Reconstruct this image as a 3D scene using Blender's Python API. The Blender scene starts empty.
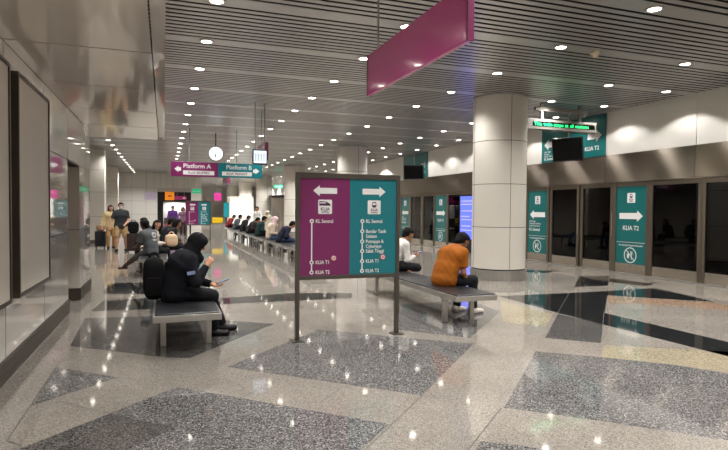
import bpy, bmesh, math, random
import numpy as np
from mathutils import Vector, Matrix
random.seed(7)
S = bpy.context.scene
COL = S.collection
PI = math.pi
ZC = 4.05          # ceiling height

# ------------------------------------------------------------------ materials
def lin(r, g, b):
    def c(v):
        v /= 255.0
        return v / 12.92 if v <= .04045 else ((v + .055) / 1.055) ** 2.4
    return (c(r), c(g), c(b), 1)

def mat(name, rgb, rough=.5, metal=0., emit=0., spec=.5, emit_rgb=None, coat=0., aniso=0.):
    m = bpy.data.materials.new(name); m.use_nodes = True
    b = m.node_tree.nodes['Principled BSDF']
    b.inputs['Base Color'].default_value = lin(*rgb)
    b.inputs['Roughness'].default_value = rough
    b.inputs['Metallic'].default_value = metal
    b.inputs['Specular IOR Level'].default_value = spec
    b.inputs['Coat Weight'].default_value = coat
    b.inputs['Anisotropic'].default_value = aniso
    if emit:
        b.inputs['Emission Color'].default_value = lin(*(emit_rgb or rgb))
        b.inputs['Emission Strength'].default_value = emit
    return m

def vary(m, scale, amount, stretch=(1, 1, 1), bump=0., rough_amt=0.):
    """break a flat colour up with object-space noise"""
    nt = m.node_tree; b = nt.nodes['Principled BSDF']
    tc = nt.nodes.new('ShaderNodeTexCoord'); mp = nt.nodes.new('ShaderNodeMapping')
    mp.inputs['Scale'].default_value = stretch
    n = nt.nodes.new('ShaderNodeTexNoise'); n.inputs['Scale'].default_value = scale
    n.inputs['Detail'].default_value = 4
    nt.links.new(tc.outputs['Object'], mp.inputs['Vector']); nt.links.new(mp.outputs['Vector'], n.inputs['Vector'])
    if amount:
        c = tuple(b.inputs['Base Color'].default_value)
        r = nt.nodes.new('ShaderNodeValToRGB')
        r.color_ramp.elements[0].position = .3; r.color_ramp.elements[1].position = .7
        r.color_ramp.elements[0].color = tuple(v * (1 - amount) for v in c[:3]) + (1,)
        r.color_ramp.elements[1].color = tuple(min(1, v * (1 + amount)) for v in c[:3]) + (1,)
        nt.links.new(n.outputs['Fac'], r.inputs['Fac']); nt.links.new(r.outputs['Color'], b.inputs['Base Color'])
    if bump:
        bp = nt.nodes.new('ShaderNodeBump'); bp.inputs['Strength'].default_value = bump; bp.inputs['Distance'].default_value = .01
        nt.links.new(n.outputs['Fac'], bp.inputs['Height']); nt.links.new(bp.outputs['Normal'], b.inputs['Normal'])
    if rough_amt:
        mr = nt.nodes.new('ShaderNodeMapRange'); r0 = b.inputs['Roughness'].default_value
        mr.inputs['To Min'].default_value = max(0, r0 - rough_amt); mr.inputs['To Max'].default_value = r0 + rough_amt
        nt.links.new(n.outputs['Fac'], mr.inputs['Value']); nt.links.new(mr.outputs['Result'], b.inputs['Roughness'])
    return m

def granite(name, stops, scale, rough=.055, tint=None):
    """polished speckled stone: voronoi grains"""
    m = bpy.data.materials.new(name); m.use_nodes = True
    nt = m.node_tree; b = nt.nodes['Principled BSDF']
    tc = nt.nodes.new('ShaderNodeTexCoord')
    v = nt.nodes.new('ShaderNodeTexVoronoi'); v.inputs['Scale'].default_value = scale
    sp = nt.nodes.new('ShaderNodeSeparateColor')
    r = nt.nodes.new('ShaderNodeValToRGB'); e = r.color_ramp.elements
    while len(e) < len(stops): e.new(.5)
    for i, (p, c) in enumerate(stops):
        e[i].position = p; e[i].color = lin(*c)
    n = nt.nodes.new('ShaderNodeTexNoise'); n.inputs['Scale'].default_value = 1.3; n.inputs['Detail'].default_value = 3
    mx = nt.nodes.new('ShaderNodeMix'); mx.data_type = 'RGBA'; mx.blend_type = 'MULTIPLY'; mx.inputs['Factor'].default_value = 1
    r2 = nt.nodes.new('ShaderNodeValToRGB')
    r2.color_ramp.elements[0].position = .35; r2.color_ramp.elements[0].color = (.86, .86, .86, 1)
    r2.color_ramp.elements[1].position = .65; r2.color_ramp.elements[1].color = (1, 1, 1, 1)
    L = nt.links.new
    L(tc.outputs['Object'], v.inputs['Vector']); L(v.outputs['Color'], sp.inputs['Color']); L(sp.outputs['Red'], r.inputs['Fac'])
    L(tc.outputs['Object'], n.inputs['Vector']); L(n.outputs['Fac'], r2.inputs['Fac'])
    L(r.outputs['Color'], mx.inputs['A']); L(r2.outputs['Color'], mx.inputs['B'])
    L(mx.outputs['Result'], b.inputs['Base Color'])
    b.inputs['Roughness'].default_value = rough
    return m

M = {}
M['granite_light'] = granite('granite_light', [(0, (108, 102, 95)), (.3, (137, 130, 121)), (.7, (152, 145, 136)), (1, (170, 164, 155))], 140)
M['granite_border'] = granite('granite_border', [(0, (104, 98, 92)), (.5, (134, 127, 119)), (1, (146, 140, 132))], 115)
M['granite_grey'] = granite('granite_grey', [(0, (58, 58, 60)), (.35, (84, 83, 83)), (.6, (108, 106, 105)), (.85, (140, 137, 134)), (1, (176, 173, 168))], 122)
M['granite_dark'] = granite('granite_dark', [(0, (44, 43, 44)), (.4, (72, 70, 69)), (.75, (100, 98, 95)), (1, (128, 125, 121))], 122)
M['granite_black'] = granite('granite_black', [(0, (20, 21, 22)), (.5, (33, 34, 35)), (1, (52, 53, 53))], 70, .05)
M['granite_yellow'] = granite('granite_yellow', [(0, (128, 117, 96)), (.4, (158, 147, 124)), (1, (184, 173, 148))], 75)
M['granite_rose'] = granite('granite_rose', [(0, (118, 92, 74)), (.4, (152, 124, 102)), (1, (180, 156, 134))], 75)
M['grout'] = mat('grout', (62, 58, 54), .5)
M['slat'] = vary(mat('ceiling_slat', (184, 183, 182), .3, .55), 3, .06)
M['void'] = mat('ceiling_void', (9, 9, 10), .9)
M['cladding'] = vary(mat('glossy_cladding', (214, 207, 198), .04, 0, spec=.8, coat=.5), 2, .03)
M['soffit'] = vary(mat('mirror_soffit', (224, 216, 206), .07, .12, spec=1.), 1.6, .03, bump=.05)
M['base_metal'] = vary(mat('ribbed_base_metal', (106, 98, 91), .35, .8), 60, .12, (1, 1, .05))
M['bronze'] = mat('bronze_frame', (84, 76, 69), .35, .7)
M['board'] = vary(mat('board_face', (226, 218, 206), .4), 2, .02)
M['joint'] = mat('dark_joint', (30, 28, 27), .6)
M['white_panel'] = vary(mat('white_wall_panel', (205, 201, 194), .4), 2, .02)
M['far_panel'] = mat('far_wall_panel', (205, 201, 194), .35)
M['column'] = vary(mat('column_panel', (212, 207, 197), .28), 2, .02)
M['steel'] = mat('brushed_steel', (128, 118, 106), .32, 1., aniso=.97)
_n = M['steel'].node_tree; _c = _n.nodes.new('ShaderNodeCombineXYZ'); _c.inputs[2].default_value = 1      # brushed along the hall
_n.links.new(_c.outputs[0], _n.nodes['Principled BSDF'].inputs['Tangent'])
M['kick'] = vary(mat('kick_steel', (206, 198, 186), .26, 1.), 30, .08, (1, .05, 1))
M['mullion'] = mat('mullion', (128, 118, 106), .3, .85)
M['alu'] = mat('aluminium', (186, 184, 180), .32, .9)
M['signframe'] = mat('sign_frame', (98, 93, 87), .34, .85)
M['seatpad'] = vary(mat('black_seat', (34, 35, 38), .33), 30, .1)
M['purple'] = mat('sign_purple', (116, 30, 88), .32)
M['teal'] = mat('sign_teal', (6, 112, 122), .32)
M['dteal'] = mat('panel_teal', (10, 98, 98), .3)
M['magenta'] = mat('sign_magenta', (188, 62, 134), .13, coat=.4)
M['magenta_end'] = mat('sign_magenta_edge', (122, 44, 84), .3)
M['white'] = mat('white_print', (226, 226, 224), .4)
M['lilac'] = mat('lilac_panel', (196, 186, 206), .4, emit=.12)
M['orange_sign'] = mat('orange_sign', (240, 140, 30), .4, emit=.35)
M['red'] = mat('red_print', (196, 52, 70), .4)
M['ink'] = mat('dark_print', (70, 26, 62), .4)
M['black'] = mat('black_plastic', (14, 14, 15), .35)
M['screen_off'] = mat('screen_black', (5, 5, 6), .3, spec=.15)
M['led_case'] = mat('led_case', (122, 118, 111), .45)
M['led'] = mat('led_green', (40, 240, 130), .5, emit=1.3)
M['exit'] = mat('exit_green', (40, 170, 120), .5, emit=.7)
M['screen_blue'] = mat('screen_blue', (78, 96, 250), .3, emit=1.1)
M['screen_pale'] = mat('screen_pale', (196, 214, 232), .3, emit=1.0)
M['screen_dim'] = mat('screen_stripe', (150, 140, 250), .3, emit=1.1)
M['clockface'] = mat('clock_face', (232, 240, 240), .4, emit=1.1)
M['lamp'] = mat('lamp_diffuser', (255, 246, 232), .5, emit=16)
M['trimring'] = mat('lamp_trim', (196, 192, 186), .35, .3)
M['yellow'] = mat('yellow_plastic', (232, 196, 24), .45)
M['rod'] = mat('hanging_rod', (160, 156, 150), .4, .4)
M['track'] = mat('tunnel_concrete', (46, 46, 48), .8)
M['detector'] = mat('detector_cream', (206, 194, 172), .5)
M['fascia_black'] = mat('fascia_black', (18, 17, 18), .4)

g = bpy.data.materials.new('dark_glass'); g.use_nodes = True
nt = g.node_tree; nt.nodes.clear()
o_ = nt.nodes.new('ShaderNodeOutputMaterial'); mx = nt.nodes.new('ShaderNodeMixShader')
tr = nt.nodes.new('ShaderNodeBsdfTransparent'); tr.inputs['Color'].default_value = (.13, .13, .14, 1)
gl = nt.nodes.new('ShaderNodeBsdfGlossy'); gl.inputs['Roughness'].default_value = .015; gl.inputs['Color'].default_value = (.62, .6, .58, 1)
fr = nt.nodes.new('ShaderNodeFresnel'); fr.inputs['IOR'].default_value = 1.5
nt.links.new(fr.outputs[0], mx.inputs['Fac']); nt.links.new(tr.outputs[0], mx.inputs[1]); nt.links.new(gl.outputs[0], mx.inputs[2])
nt.links.new(mx.outputs[0], o_.inputs['Surface'])
M['glass'] = g

# ------------------------------------------------------------------ object helpers
ORG = {}
def link(o): COL.objects.link(o); return o

def thing(name, label, cat, loc, group=None, rotz=0):
    e = bpy.data.objects.new(name, None); e.empty_display_size = .1
    e.location = loc; e.rotation_euler = (0, 0, rotz)
    link(e); ORG[e] = Vector(loc)
    tag(e, label, cat, group)
    return e

def tag(o, label, cat, group=None):
    o['label'] = label; o['category'] = cat
    if group: o['group'] = group
    return o

class MB:
    """collects boxes, tubes, prisms (world coordinates) into ONE mesh"""
    def __init__(s): s.v = []; s.f = []; s.mi = []
    def add(s, vs, fs, mi=0):
        n = len(s.v); s.v += [tuple(v) for v in vs]; s.f += [tuple(i + n for i in f) for f in fs]; s.mi += [mi] * len(fs); return s
    def box(s, x0, x1, y0, y1, z0, z1, mi=0):
        v = [(x, y, z) for x in (x0, x1) for y in (y0, y1) for z in (z0, z1)]
        return s.add(v, [(0, 1, 3, 2), (4, 6, 7, 5), (0, 4, 5, 1), (2, 3, 7, 6), (0, 2, 6, 4), (1, 5, 7, 3)], mi)
    def bbox(s, x0, x1, y0, y1, z0, z1, b=.006, mi=0):
        """box with bevelled edges"""
        bm = bmesh.new(); bmesh.ops.create_cube(bm, size=1)
        for v in bm.verts: v.co = Vector(((x0 + x1) / 2 + v.co.x * (x1 - x0), (y0 + y1) / 2 + v.co.y * (y1 - y0), (z0 + z1) / 2 + v.co.z * (z1 - z0)))
        b = min(b, (x1 - x0) * .45, (y1 - y0) * .45, (z1 - z0) * .45)
        bmesh.ops.bevel(bm, geom=bm.edges[:], offset=b, segments=2, affect='EDGES', profile=.6)
        bm.verts.index_update()
        s.add([v.co for v in bm.verts], [[v.index for v in f.verts] for f in bm.faces], mi); bm.free(); return s
    def tube(s, a, b, r, n=12, mi=0, r2=None):
        a = Vector(a); b = Vector(b); d = (b - a).normalized(); u = d.orthogonal().normalized(); w = d.cross(u)
        r2 = r if r2 is None else r2
        v = [a + (u * math.cos(2 * PI * i / n) + w * math.sin(2 * PI * i / n)) * r for i in range(n)]
        v += [b + (u * math.cos(2 * PI * i / n) + w * math.sin(2 * PI * i / n)) * r2 for i in range(n)]
        f = [(i, (i + 1) % n, n + (i + 1) % n, n + i) for i in range(n)] + [tuple(range(n))[::-1], tuple(range(n, 2 * n))]
        return s.add(v, f, mi)
    def ring(s, c, r0, r1, z0, z1, n=32, mi=0):
        v = []
        for r, z in ((r0, z0), (r1, z0), (r1, z1), (r0, z1)):
            v += [(c[0] + r * math.cos(2 * PI * i / n), c[1] + r * math.sin(2 * PI * i / n), z) for i in range(n)]
        f = []
        for k in range(4):
            for i in range(n):
                j = (i + 1) % n; k2 = (k + 1) % 4
                f.append((k * n + i, k * n + j, k2 * n + j, k2 * n + i))
        return s.add(v, f, mi)
    def build(s, name, m, parent=None, smooth=False):
        me = bpy.data.meshes.new(name)
        org = ORG[parent] if parent else Vector((0, 0, 0))
        me.from_pydata([(v[0] - org.x, v[1] - org.y, v[2] - org.z) for v in s.v], [], s.f)
        for mm in (m if isinstance(m, list) else [m]): me.materials.append(mm)
        me.polygons.foreach_set('material_index', s.mi)
        me.validate()
        bm = bmesh.new(); bm.from_mesh(me); bmesh.ops.recalc_face_normals(bm, faces=bm.faces[:]); bm.to_mesh(me); bm.free()
        if smooth:
            me.polygons.foreach_set('use_smooth', [True] * len(me.polygons))
            me.set_sharp_from_angle(angle=.7)
        o = link(bpy.data.objects.new(name, me))
        if parent: o.parent = parent; ORG[o] = org
        else: ORG[o] = Vector((0, 0, 0))
        return o

def struct(o): o['kind'] = 'structure'; return o

class Fr:
    """a flat face standing in the scene: origin, right and up directions"""
    def __init__(s, o, ux, uy): s.o = Vector(o); s.ux = Vector(ux).normalized(); s.uy = Vector(uy).normalized(); s.n = s.ux.cross(s.uy)
    def p(s, u, v, w=0): return s.o + s.ux * u + s.uy * v + s.n * w
    def poly(s, mb, pts, w0=.001, w1=.004, mi=0):
        n = len(pts)
        v = [s.p(a, b, w0) for a, b in pts] + [s.p(a, b, w1) for a, b in pts]
        f = [tuple(range(n))[::-1], tuple(range(n, 2 * n))] + [(i, (i + 1) % n, n + (i + 1) % n, n + i) for i in range(n)]
        mb.add(v, f, mi); return mb
    def rect(s, mb, u0, u1, v0, v1, w0=.001, w1=.004, mi=0): return s.poly(mb, [(u0, v0), (u1, v0), (u1, v1), (u0, v1)], w0, w1, mi)
    def rrect(s, mb, u0, u1, v0, v1, r, w0=.001, w1=.004, mi=0):
        pts = []
        for cx, cy, a0 in ((u1 - r, v0 + r, -90), (u1 - r, v1 - r, 0), (u0 + r, v1 - r, 90), (u0 + r, v0 + r, 180)):
            for k in range(5):
                a = math.radians(a0 + k * 22.5); pts.append((cx + r * math.cos(a), cy + r * math.sin(a)))
        return s.poly(mb, pts, w0, w1, mi)
    def disc(s, mb, u, v, r, w0=.001, w1=.004, n=20, mi=0): return s.poly(mb, [(u + r * math.cos(2 * PI * i / n), v + r * math.sin(2 * PI * i / n)) for i in range(n)], w0, w1, mi)
    def hoop(s, mb, u, v, r0, r1, w0=.001, w1=.004, n=28, mi=0):
        for i in range(n):
            a, b = 2 * PI * i / n, 2 * PI * (i + 1) / n
            s.poly(mb, [(u + r0 * math.cos(a), v + r0 * math.sin(a)), (u + r1 * math.cos(a), v + r1 * math.sin(a)), (u + r1 * math.cos(b), v + r1 * math.sin(b)), (u + r0 * math.cos(b), v + r0 * math.sin(b))], w0, w1, mi)
        return mb
    def arrow(s, mb, u0, u1, v, h, right=True, w0=.001, w1=.004):
        t = h * .27; L = h * .62
        if right: pts = [(u0, v - t), (u1 - L, v - t), (u1 - L, v - h / 2), (u1, v), (u1 - L, v + h / 2), (u1 - L, v + t), (u0, v + t)]
        else: pts = [(u1, v - t), (u1, v + t), (u0 + L, v + t), (u0 + L, v + h / 2), (u0, v), (u0 + L, v - h / 2), (u0 + L, v - t)]
        # split in convex pieces
        if right:
            s.rect(mb, u0, u1 - L, v - t, v + t, w0, w1); s.poly(mb, [(u1 - L, v - h / 2), (u1, v), (u1 - L, v + h / 2)], w0, w1)
        else:
            s.rect(mb, u0 + L, u1, v - t, v + t, w0, w1); s.poly(mb, [(u0 + L, v + h / 2), (u0, v), (u0 + L, v - h / 2)], w0, w1)
        return mb

def text(fr, body, u, v, size, m, parent, name='lettering', w=.002, align='LEFT', sx=1., bold=0.):
    c = bpy.data.curves.new(name, 'FONT'); c.body = body; c.size = size; c.align_x = align; c.extrude = .001; c.offset = bold * size
    c.resolution_u = 3
    t = bpy.data.objects.new(name, c); link(t)
    dg = bpy.context.evaluated_depsgraph_get()
    me = bpy.data.meshes.new_from_object(t.evaluated_get(dg)); bpy.data.objects.remove(t); bpy.data.curves.remove(c)
    me.name = name
    org = ORG[parent]
    for vt in me.vertices:
        vt.co = fr.p(u + vt.co.x * sx, v + vt.co.y, w + vt.co.z) - org
    me.materials.clear(); me.materials.append(m)
    o = link(bpy.data.objects.new(name, me)); o.parent = parent; ORG[o] = org
    return o

def FACE_CAM(x, y, z): return Fr((x, y, z), (1, 0, 0), (0, 0, 1))        # faces -Y
def FACE_LEFT(x, y, z): return Fr((x, y, z), (0, -1, 0), (0, 0, 1))      # on the right-hand wall, faces -X

# ------------------------------------------------------------------ camera
# hall runs along +Y; eye height 1.5 m
cd = bpy.data.cameras.new('camera'); cd.sensor_width = 36; cd.lens = 548.0 / 728 * 36; cd.clip_end = 200; cd.clip_start = .05
cam = link(bpy.data.objects.new('camera', cd))
Rw = [(0.93940537, 0.00149277, 0.34280509), (-0.34271505, 0.0274172, 0.93903924), (0.00799698, 0.99962296, -0.02626746)]
cam.matrix_world = Matrix(((Rw[0][0], Rw[0][1], -Rw[0][2], 0), (Rw[1][0], Rw[1][1], -Rw[1][2], 0), (Rw[2][0], Rw[2][1], -Rw[2][2], 1.5), (0, 0, 0, 1)))
S.camera = cam

# ------------------------------------------------------------------ floor
YB, YE, XL, XR = -6.0, 66.0, -5.0, 10.7
fl = MB(); fmats = ['granite_light', 'granite_grey', 'granite_dark', 'granite_black', 'granite_yellow', 'granite_rose', 'granite_border', 'grout']
fl.add([(XL, YB, 0), (XR, YB, 0), (XR, YE, 0), (XL, YE, 0)], [(0, 1, 2, 3)], 0)
def inlay(kind, pts, z=.0008): fl.add([(x, y, z) for x, y in pts], [tuple(range(len(pts)))], fmats.index(kind))
def seam(a, b, w=.006):
    a = Vector((a[0], a[1])); b = Vector((b[0], b[1])); d = (b - a).normalized(); n = Vector((-d.y, d.x)) * w / 2
    fl.add([(p.x, p.y, .0012) for p in (a - n, b - n, b + n, a + n)], [(0, 1, 2, 3)], 7)
# inlaid stone, metres on the floor
inlay('granite_grey', [(-0.840, 3.881), (-0.813, 3.933), (0.068, 4.814), (0.124, 4.825), (1.482, 3.524), (1.158, 3.193), (0.865, 2.889), (-0.903, 3.502)])
inlay('granite_dark', [(-0.373, 4.357), (0.075, 3.931), (-0.246, 3.646), (-0.844, 3.897)], .003)
inlay('granite_grey', [(-0.958, 5.820), (-0.386, 5.285), (-0.946, 4.729)])
inlay('granite_grey', [(0.562, 5.313), (1.818, 6.637), (3.291, 5.365), (1.970, 3.987)])
inlay('granite_dark', [(-1.018, 8.317), (0.077, 8.118), (1.356, 7.136), (0.244, 5.754), (0.017, 5.849), (-0.964, 6.667)])
inlay('granite_black', [(-1.008, 10.570), (-1.057, 12.043), (-0.176, 12.006), (-0.234, 10.332)])
inlay('granite_black', [(-1.001, 8.827), (-0.932, 9.766), (-0.145, 9.887), (0.969, 9.498), (2.172, 9.719), (3.210, 9.401), (3.027, 8.862), (1.981, 8.860), (0.908, 8.892), (-0.129, 8.756)])
inlay('granite_black', [(5.581, 8.305), (7.049, 8.201), (5.505, 6.632)])
inlay('granite_black', [(7.067, 8.221), (7.976, 8.209), (6.179, 6.418), (6.185, 4.515), (6.165, 4.136), (5.590, 3.746), (5.562, 4.056), (5.505, 6.632)])
inlay('granite_black', [(9.208, 10.350), (9.886, 10.153), (8.577, 8.831), (7.733, 8.855)])
inlay('granite_black', [(7.967, 8.212), (9.237, 8.252), (8.757, 6.645), (7.543, 7.774)])
inlay('granite_black', [(9.606, 9.835), (9.705, 8.901), (10.265, 8.993), (9.267, 8.546), (9.031, 9.272)])
inlay('granite_black', [(8.805, 11.817), (9.567, 11.478), (8.809, 11.109), (8.340, 11.471)])
inlay('granite_rose', [(7.498, 7.715), (8.717, 6.615), (8.600, 6.096), (8.250, 5.846), (7.830, 6.529), (6.917, 7.114)])
inlay('granite_dark', [(5.451, 6.566), (5.548, 5.787), (4.718, 4.946), (4.262, 5.355)])
inlay('granite_grey', [(3.755, 4.868), (4.251, 4.466), (4.730, 3.996), (5.082, 3.402), (3.631, 2.420), (2.945, 3.083), (2.445, 3.536)])
inlay('granite_grey', [(1.945, 3.064), (2.186, 2.885), (2.443, 2.632), (2.135, 2.449), (1.580, 2.703)])
inlay('granite_yellow', [(4.679, 4.860), (5.238, 4.505), (4.746, 4.009), (4.246, 4.447)])
inlay('granite_yellow', [(5.238, 4.505), (6.032, 4.046), (5.145, 3.445), (4.746, 4.009)])
inlay('granite_yellow', [(5.361, 7.917), (5.380, 6.589), (4.670, 5.871), (4.331, 6.317)])
inlay('granite_border', [(-1.270, 5.225), (-1.235, 8.387), (-1.114, 7.556), (-1.147, 5.682), (-1.139, 4.681)])
inlay('granite_grey', [(3.502, 7.983), (4.869, 8.070), (4.719, 6.965), (3.406, 5.634), (2.767, 6.299)])
seam((-0.951, 4.059), (-0.961, 5.821))
seam((-0.961, 5.821), (-0.145, 14.841))
seam((-0.386, 5.285), (0.085, 4.877))
seam((-0.794, 4.800), (-0.373, 4.357))
seam((-0.951, 4.059), (-0.843, 3.943))
seam((7.041, 8.191), (3.760, 4.875))
seam((2.418, 3.536), (1.701, 2.888))
seam((1.970, 3.987), (1.128, 3.129))
seam((1.970, 3.987), (2.261, 3.728))
seam((0.963, 5.851), (0.412, 5.398))
seam((0.907, 4.715), (0.566, 4.400))
seam((1.451, 4.417), (1.118, 4.069))
seam((-1.236, 5.084), (-1.019, 5.114))
seam((6.170, 6.421), (4.647, 4.871))
# end inlays
struct(fl.build('floor', [M[k] for k in fmats]))

# ------------------------------------------------------------------ ceiling (linear slats across the hall)
ROW0, STEP = 5.26, 1.72
ce = MB()
for k in range(-7, 36):
    yc = ROW0 + STEP * k
    if yc > YE - .2: break
    ce.box(XL, XR, yc - .15, yc + .15, ZC, ZC + .006)
    n = 9; gap = .058; pitch = (STEP - .30 - gap) / n
    for i in range(n):
        y0 = yc + .15 + gap + i * pitch
        ce.box(XL, XR, y0, y0 + pitch - gap, ZC, ZC + .004)
struct(ce.build('ceiling', M['slat']))
struct(MB().box(XL, XR, YB, YE, ZC + .3, ZC + .34).build('trim_1', M['void']))

# ------------------------------------------------------------------ left wall block, soffit, doorway
WX = -1.29
wl = MB()
for y0, y1 in ((YB, -1.13), (-1.11, .53), (.55, 2.18), (2.2, 3.83), (3.85, 5.485), (5.51, 7.128), (7.153, 8.80)):
    for z0, z1 in ((.2, 1.147), (1.159, 2.186), (2.2, 2.93)):
        wl.box(WX - .12, WX, y0, y1, z0, z1)
for y0, y1 in ((8.808, 10.4), (10.408, 11.3)): wl.box(WX - .12, WX, y0, y1, 2.198, 2.93)
wl.box(-1.47, WX, 9.95, 11.3, .2, 1.15); wl.box(-1.47, WX, 9.95, 11.3, 1.157, 2.19)
wl.box(-2.6, -1.9, 8.8, 11.3, 0, 2.93)          # back of the recess
wl.box(-2.6, WX - .12, 8.68, 8.8, 0, 2.93)
struct(wl.build('wall_left', M['cladding']))
wj = MB()
wj.box(WX - .14, WX - .004, YB, 8.8, .2, 2.93); wj.box(WX - .14, WX - .004, 8.8, 11.29, 2.17, 2.93); wj.box(-1.46, WX - .004, 9.96, 11.29, .2, 2.2)
struct(wj.build('trim_2', M['joint']))
bb = MB(); bb.box(WX - .1, WX + .012, YB, 8.8, 0, .2); bb.box(-1.48, WX + .012, 9.94, 11.31, 0, .2)
for k in range(6):
    bb.box(WX, WX + .018, YB, 8.8, .018 + k * .03, .036 + k * .03); bb.box(-1.486, WX + .018, 9.934, 11.316, .018 + k * .03, .036 + k * .03)
struct(bb.build('baseboard_left', M['base_metal']))
so = MB()
ys = [YB, -1.16, .5, 2.16, 3.81, 5.463, 7.122, 8.78, 10.44, 12.2]
for a, b in zip(ys, ys[1:]):
    so.box(-1.285 if a < 10 else -1.6, -.105, a, b - .028, 2.932, 2.97)
struct(so.build('trim_3', M['soffit']))
sf = MB().box(-.095, .012, YB, 12.2, 2.925, 2.99); sf.box(-.095, .0, YB, 12.2, 2.99, ZC)
sf.box(-5, -.1, 12.12, 12.2, 2.975, ZC)
struct(sf.build('trim_4', M['cladding']))
struct(MB().box(-1.6, -.11, YB, 12.1, 2.975, 3.0).build('trim_5', M['joint']))
wb = MB().box(-5.0, -1.48, 11.2, 11.3, 0, 2.97); wb.box(-5.1, -5.0, 11.3, YE, 0, ZC); wb.box(-2.7, -1.41, YB, 8.7, 0, 2.97)
struct(wb.build('wall_left_far', M['far_panel']))

# notice boards on the left wall
def board(y0, y1, z0, z1, label):
    t = thing('notice_board', label, 'notice board', (WX, (y0 + y1) / 2, z0), 'framed boards on the left wall')
    f = MB(); w = .035; x0, x1 = WX + .001, WX + .062
    f.bbox(x0, x1, y0, y1, z0, z0 + w, .004); f.bbox(x0, x1, y0, y1, z1 - w, z1, .004)
    f.bbox(x0, x1, y0, y0 + w, z0 + w, z1 - w, .004); f.bbox(x0, x1, y1 - w, y1, z0 + w, z1 - w, .004)
    f.build('frame', M['bronze'], t)
    MB().box(x0, x1 - .012, y0 + w, y1 - w, z0 + w, z1 - w).build('panel', M['board'], t)
board(5.73, 7.17, .68, 2.73, 'tall blank beige board in a bronze frame, seen whole on the left wall')
board(4.02, 5.46, .68, 2.73, 'tall bronze framed board cut off by the left edge of the photo')

# ------------------------------------------------------------------ right wall: upper panels, steel fascia, platform screen doors
RX = 10.6
up = MB(); uj = MB()
JY = [8.54 + 2.51 * k for k in range(-6, 23)]
for a, b in zip(JY, JY[1:]): up.box(RX, RX + .1, a + .006, b - .006, 2.95, ZC)
struct(up.build('wall_right', M['white_panel']))
uj.box(RX + .02, RX + .14, YB, YE, 2.25, ZC); struct(uj.build('trim_6', M['joint']))
fa = MB()
for a, b in zip(JY, JY[1:]):
    fa.add([(RX - .05, a + .005, 2.25), (RX - .05, b - .005, 2.25), (RX - .01, b - .005, 2.95), (RX - .01, a + .005, 2.95),
            (RX + .1, a + .005, 2.25), (RX + .1, b - .005, 2.25), (RX + .1, b - .005, 2.95), (RX + .1, a + .005, 2.95)],
           [(0, 1, 2, 3), (4, 7, 6, 5), (0, 4, 5, 1), (3, 2, 6, 7), (0, 3, 7, 4), (1, 5, 6, 2)])
struct(fa.build('trim_7', M['steel']))
struct(MB().box(RX - .02, RX + .12, YB, YE, 0, .03).build('baseboard_right', M['alu']))
tw = MB().box(13.9, 14.0, YB, YE, -1.2, ZC); tw.box(RX + .1, 14, YB, YE, -1.3, -1.2); tw.box(RX + .14, 14, YB, YE, ZC - .05, ZC)
tw.box(RX + .1, 14, YB - .1, YB, -1.2, ZC); tw.box(RX + .1, 14, YE, YE + .1, -1.2, ZC)
tw.box(RX + .1, RX + .14, YB, YE, -1.2, -.01)
struct(tw.build('wall_track', M['track']))
bw = MB().box(RX, RX + .06, YB, 4.6, .03, 2.25); bw.box(RX, RX + .06, 26.3, YE, .03, 2.25)
struct(bw.build('wall_right_lower', M['mullion']))

ndoor = [0]; nwin = [0]
def pane(y0, y1, door):
    """one glazed bay of the screen: frame, glass and steel kick plate"""
    if door: ndoor[0] += 1; name = 'door_%d' % ndoor[0]
    else: nwin[0] += 1; name = 'window_%d' % nwin[0]
    root = MB().bbox(RX, RX + .07, y0 - .06, y0 + .035, .03, 2.25, .004)
    root.bbox(RX, RX + .07, y1 - .035, y1 + .06, .03, 2.25, .004); root.box(RX + .004, RX + .066, y0 + .035, y1 - .035, 2.14, 2.25)
    r = struct(root.build(name, M['mullion']))
    MB().box(RX + .03, RX + .04, y0 + .035, y1 - .035, .26, 2.14).build('glass_pane', M['glass'], r)
    MB().bbox(RX + .012, RX + .06, y0 + .035, y1 - .035, .03, .26, .004).build('kick_plate', M['kick'], r)
    if door: MB().box(RX - .006, RX, y0 - .03, y0 - .015, .9, 1.5).build('door_handle', M['alu'], r)

def logo(fr, u, v, s, parent, kind='transit'):
    """white rounded tile with a little train over two lines of writing"""
    lm = MB(); fr.rrect(lm, u - s / 2, u + s / 2, v - s / 2, v + s / 2, s * .08, .001, .003); lo = lm.build('logo', M['white'], parent)
    m = MB()
    if kind == 'transit':      # train seen head-on
        fr.rrect(m, u - .16 * s, u + .16 * s, v - .02 * s, v + .38 * s, .1 * s, .003, .004)
        m.build('train_symbol', M['ink'], lo)
        w = MB(); fr.rrect(w, u - .11 * s, u + .11 * s, v + .16 * s, v + .3 * s, .03 * s, .004, .005); w.build('train_window', M['white'], lo)
        text(fr, 'KLIA', u, v - .27 * s, .26 * s, M['ink'], lo, w=.0035, align='CENTER', bold=.02); text(fr, 'TRANSIT', u, v - .42 * s, .14 * s, M['ink'], lo, w=.0035, align='CENTER', bold=.02)
    else:                      # train seen from the side
        fr.poly(m, [(u - .42 * s, v + .08 * s), (u + .42 * s, v + .08 * s), (u + .34 * s, v + .22 * s), (u + .1 * s, v + .36 * s), (u - .42 * s, v + .4 * s)], .003, .004)
        m.build('train_symbol', M['ink'], lo)
        w = MB(); fr.rect(w, u - .38 * s, u + .06 * s, v + .24 * s, v + .31 * s, .004, .005); w.build('train_window', M['white'], lo)
        text(fr, 'KLIA', u, v - .26 * s, .32 * s, M['ink'], lo, w=.0035, align='CENTER', bold=.02); text(fr, 'EKSPRES', u, v - .42 * s, .15 * s, M['ink'], lo, w=.0035, align='CENTER', bold=.02)
    return lo

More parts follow.
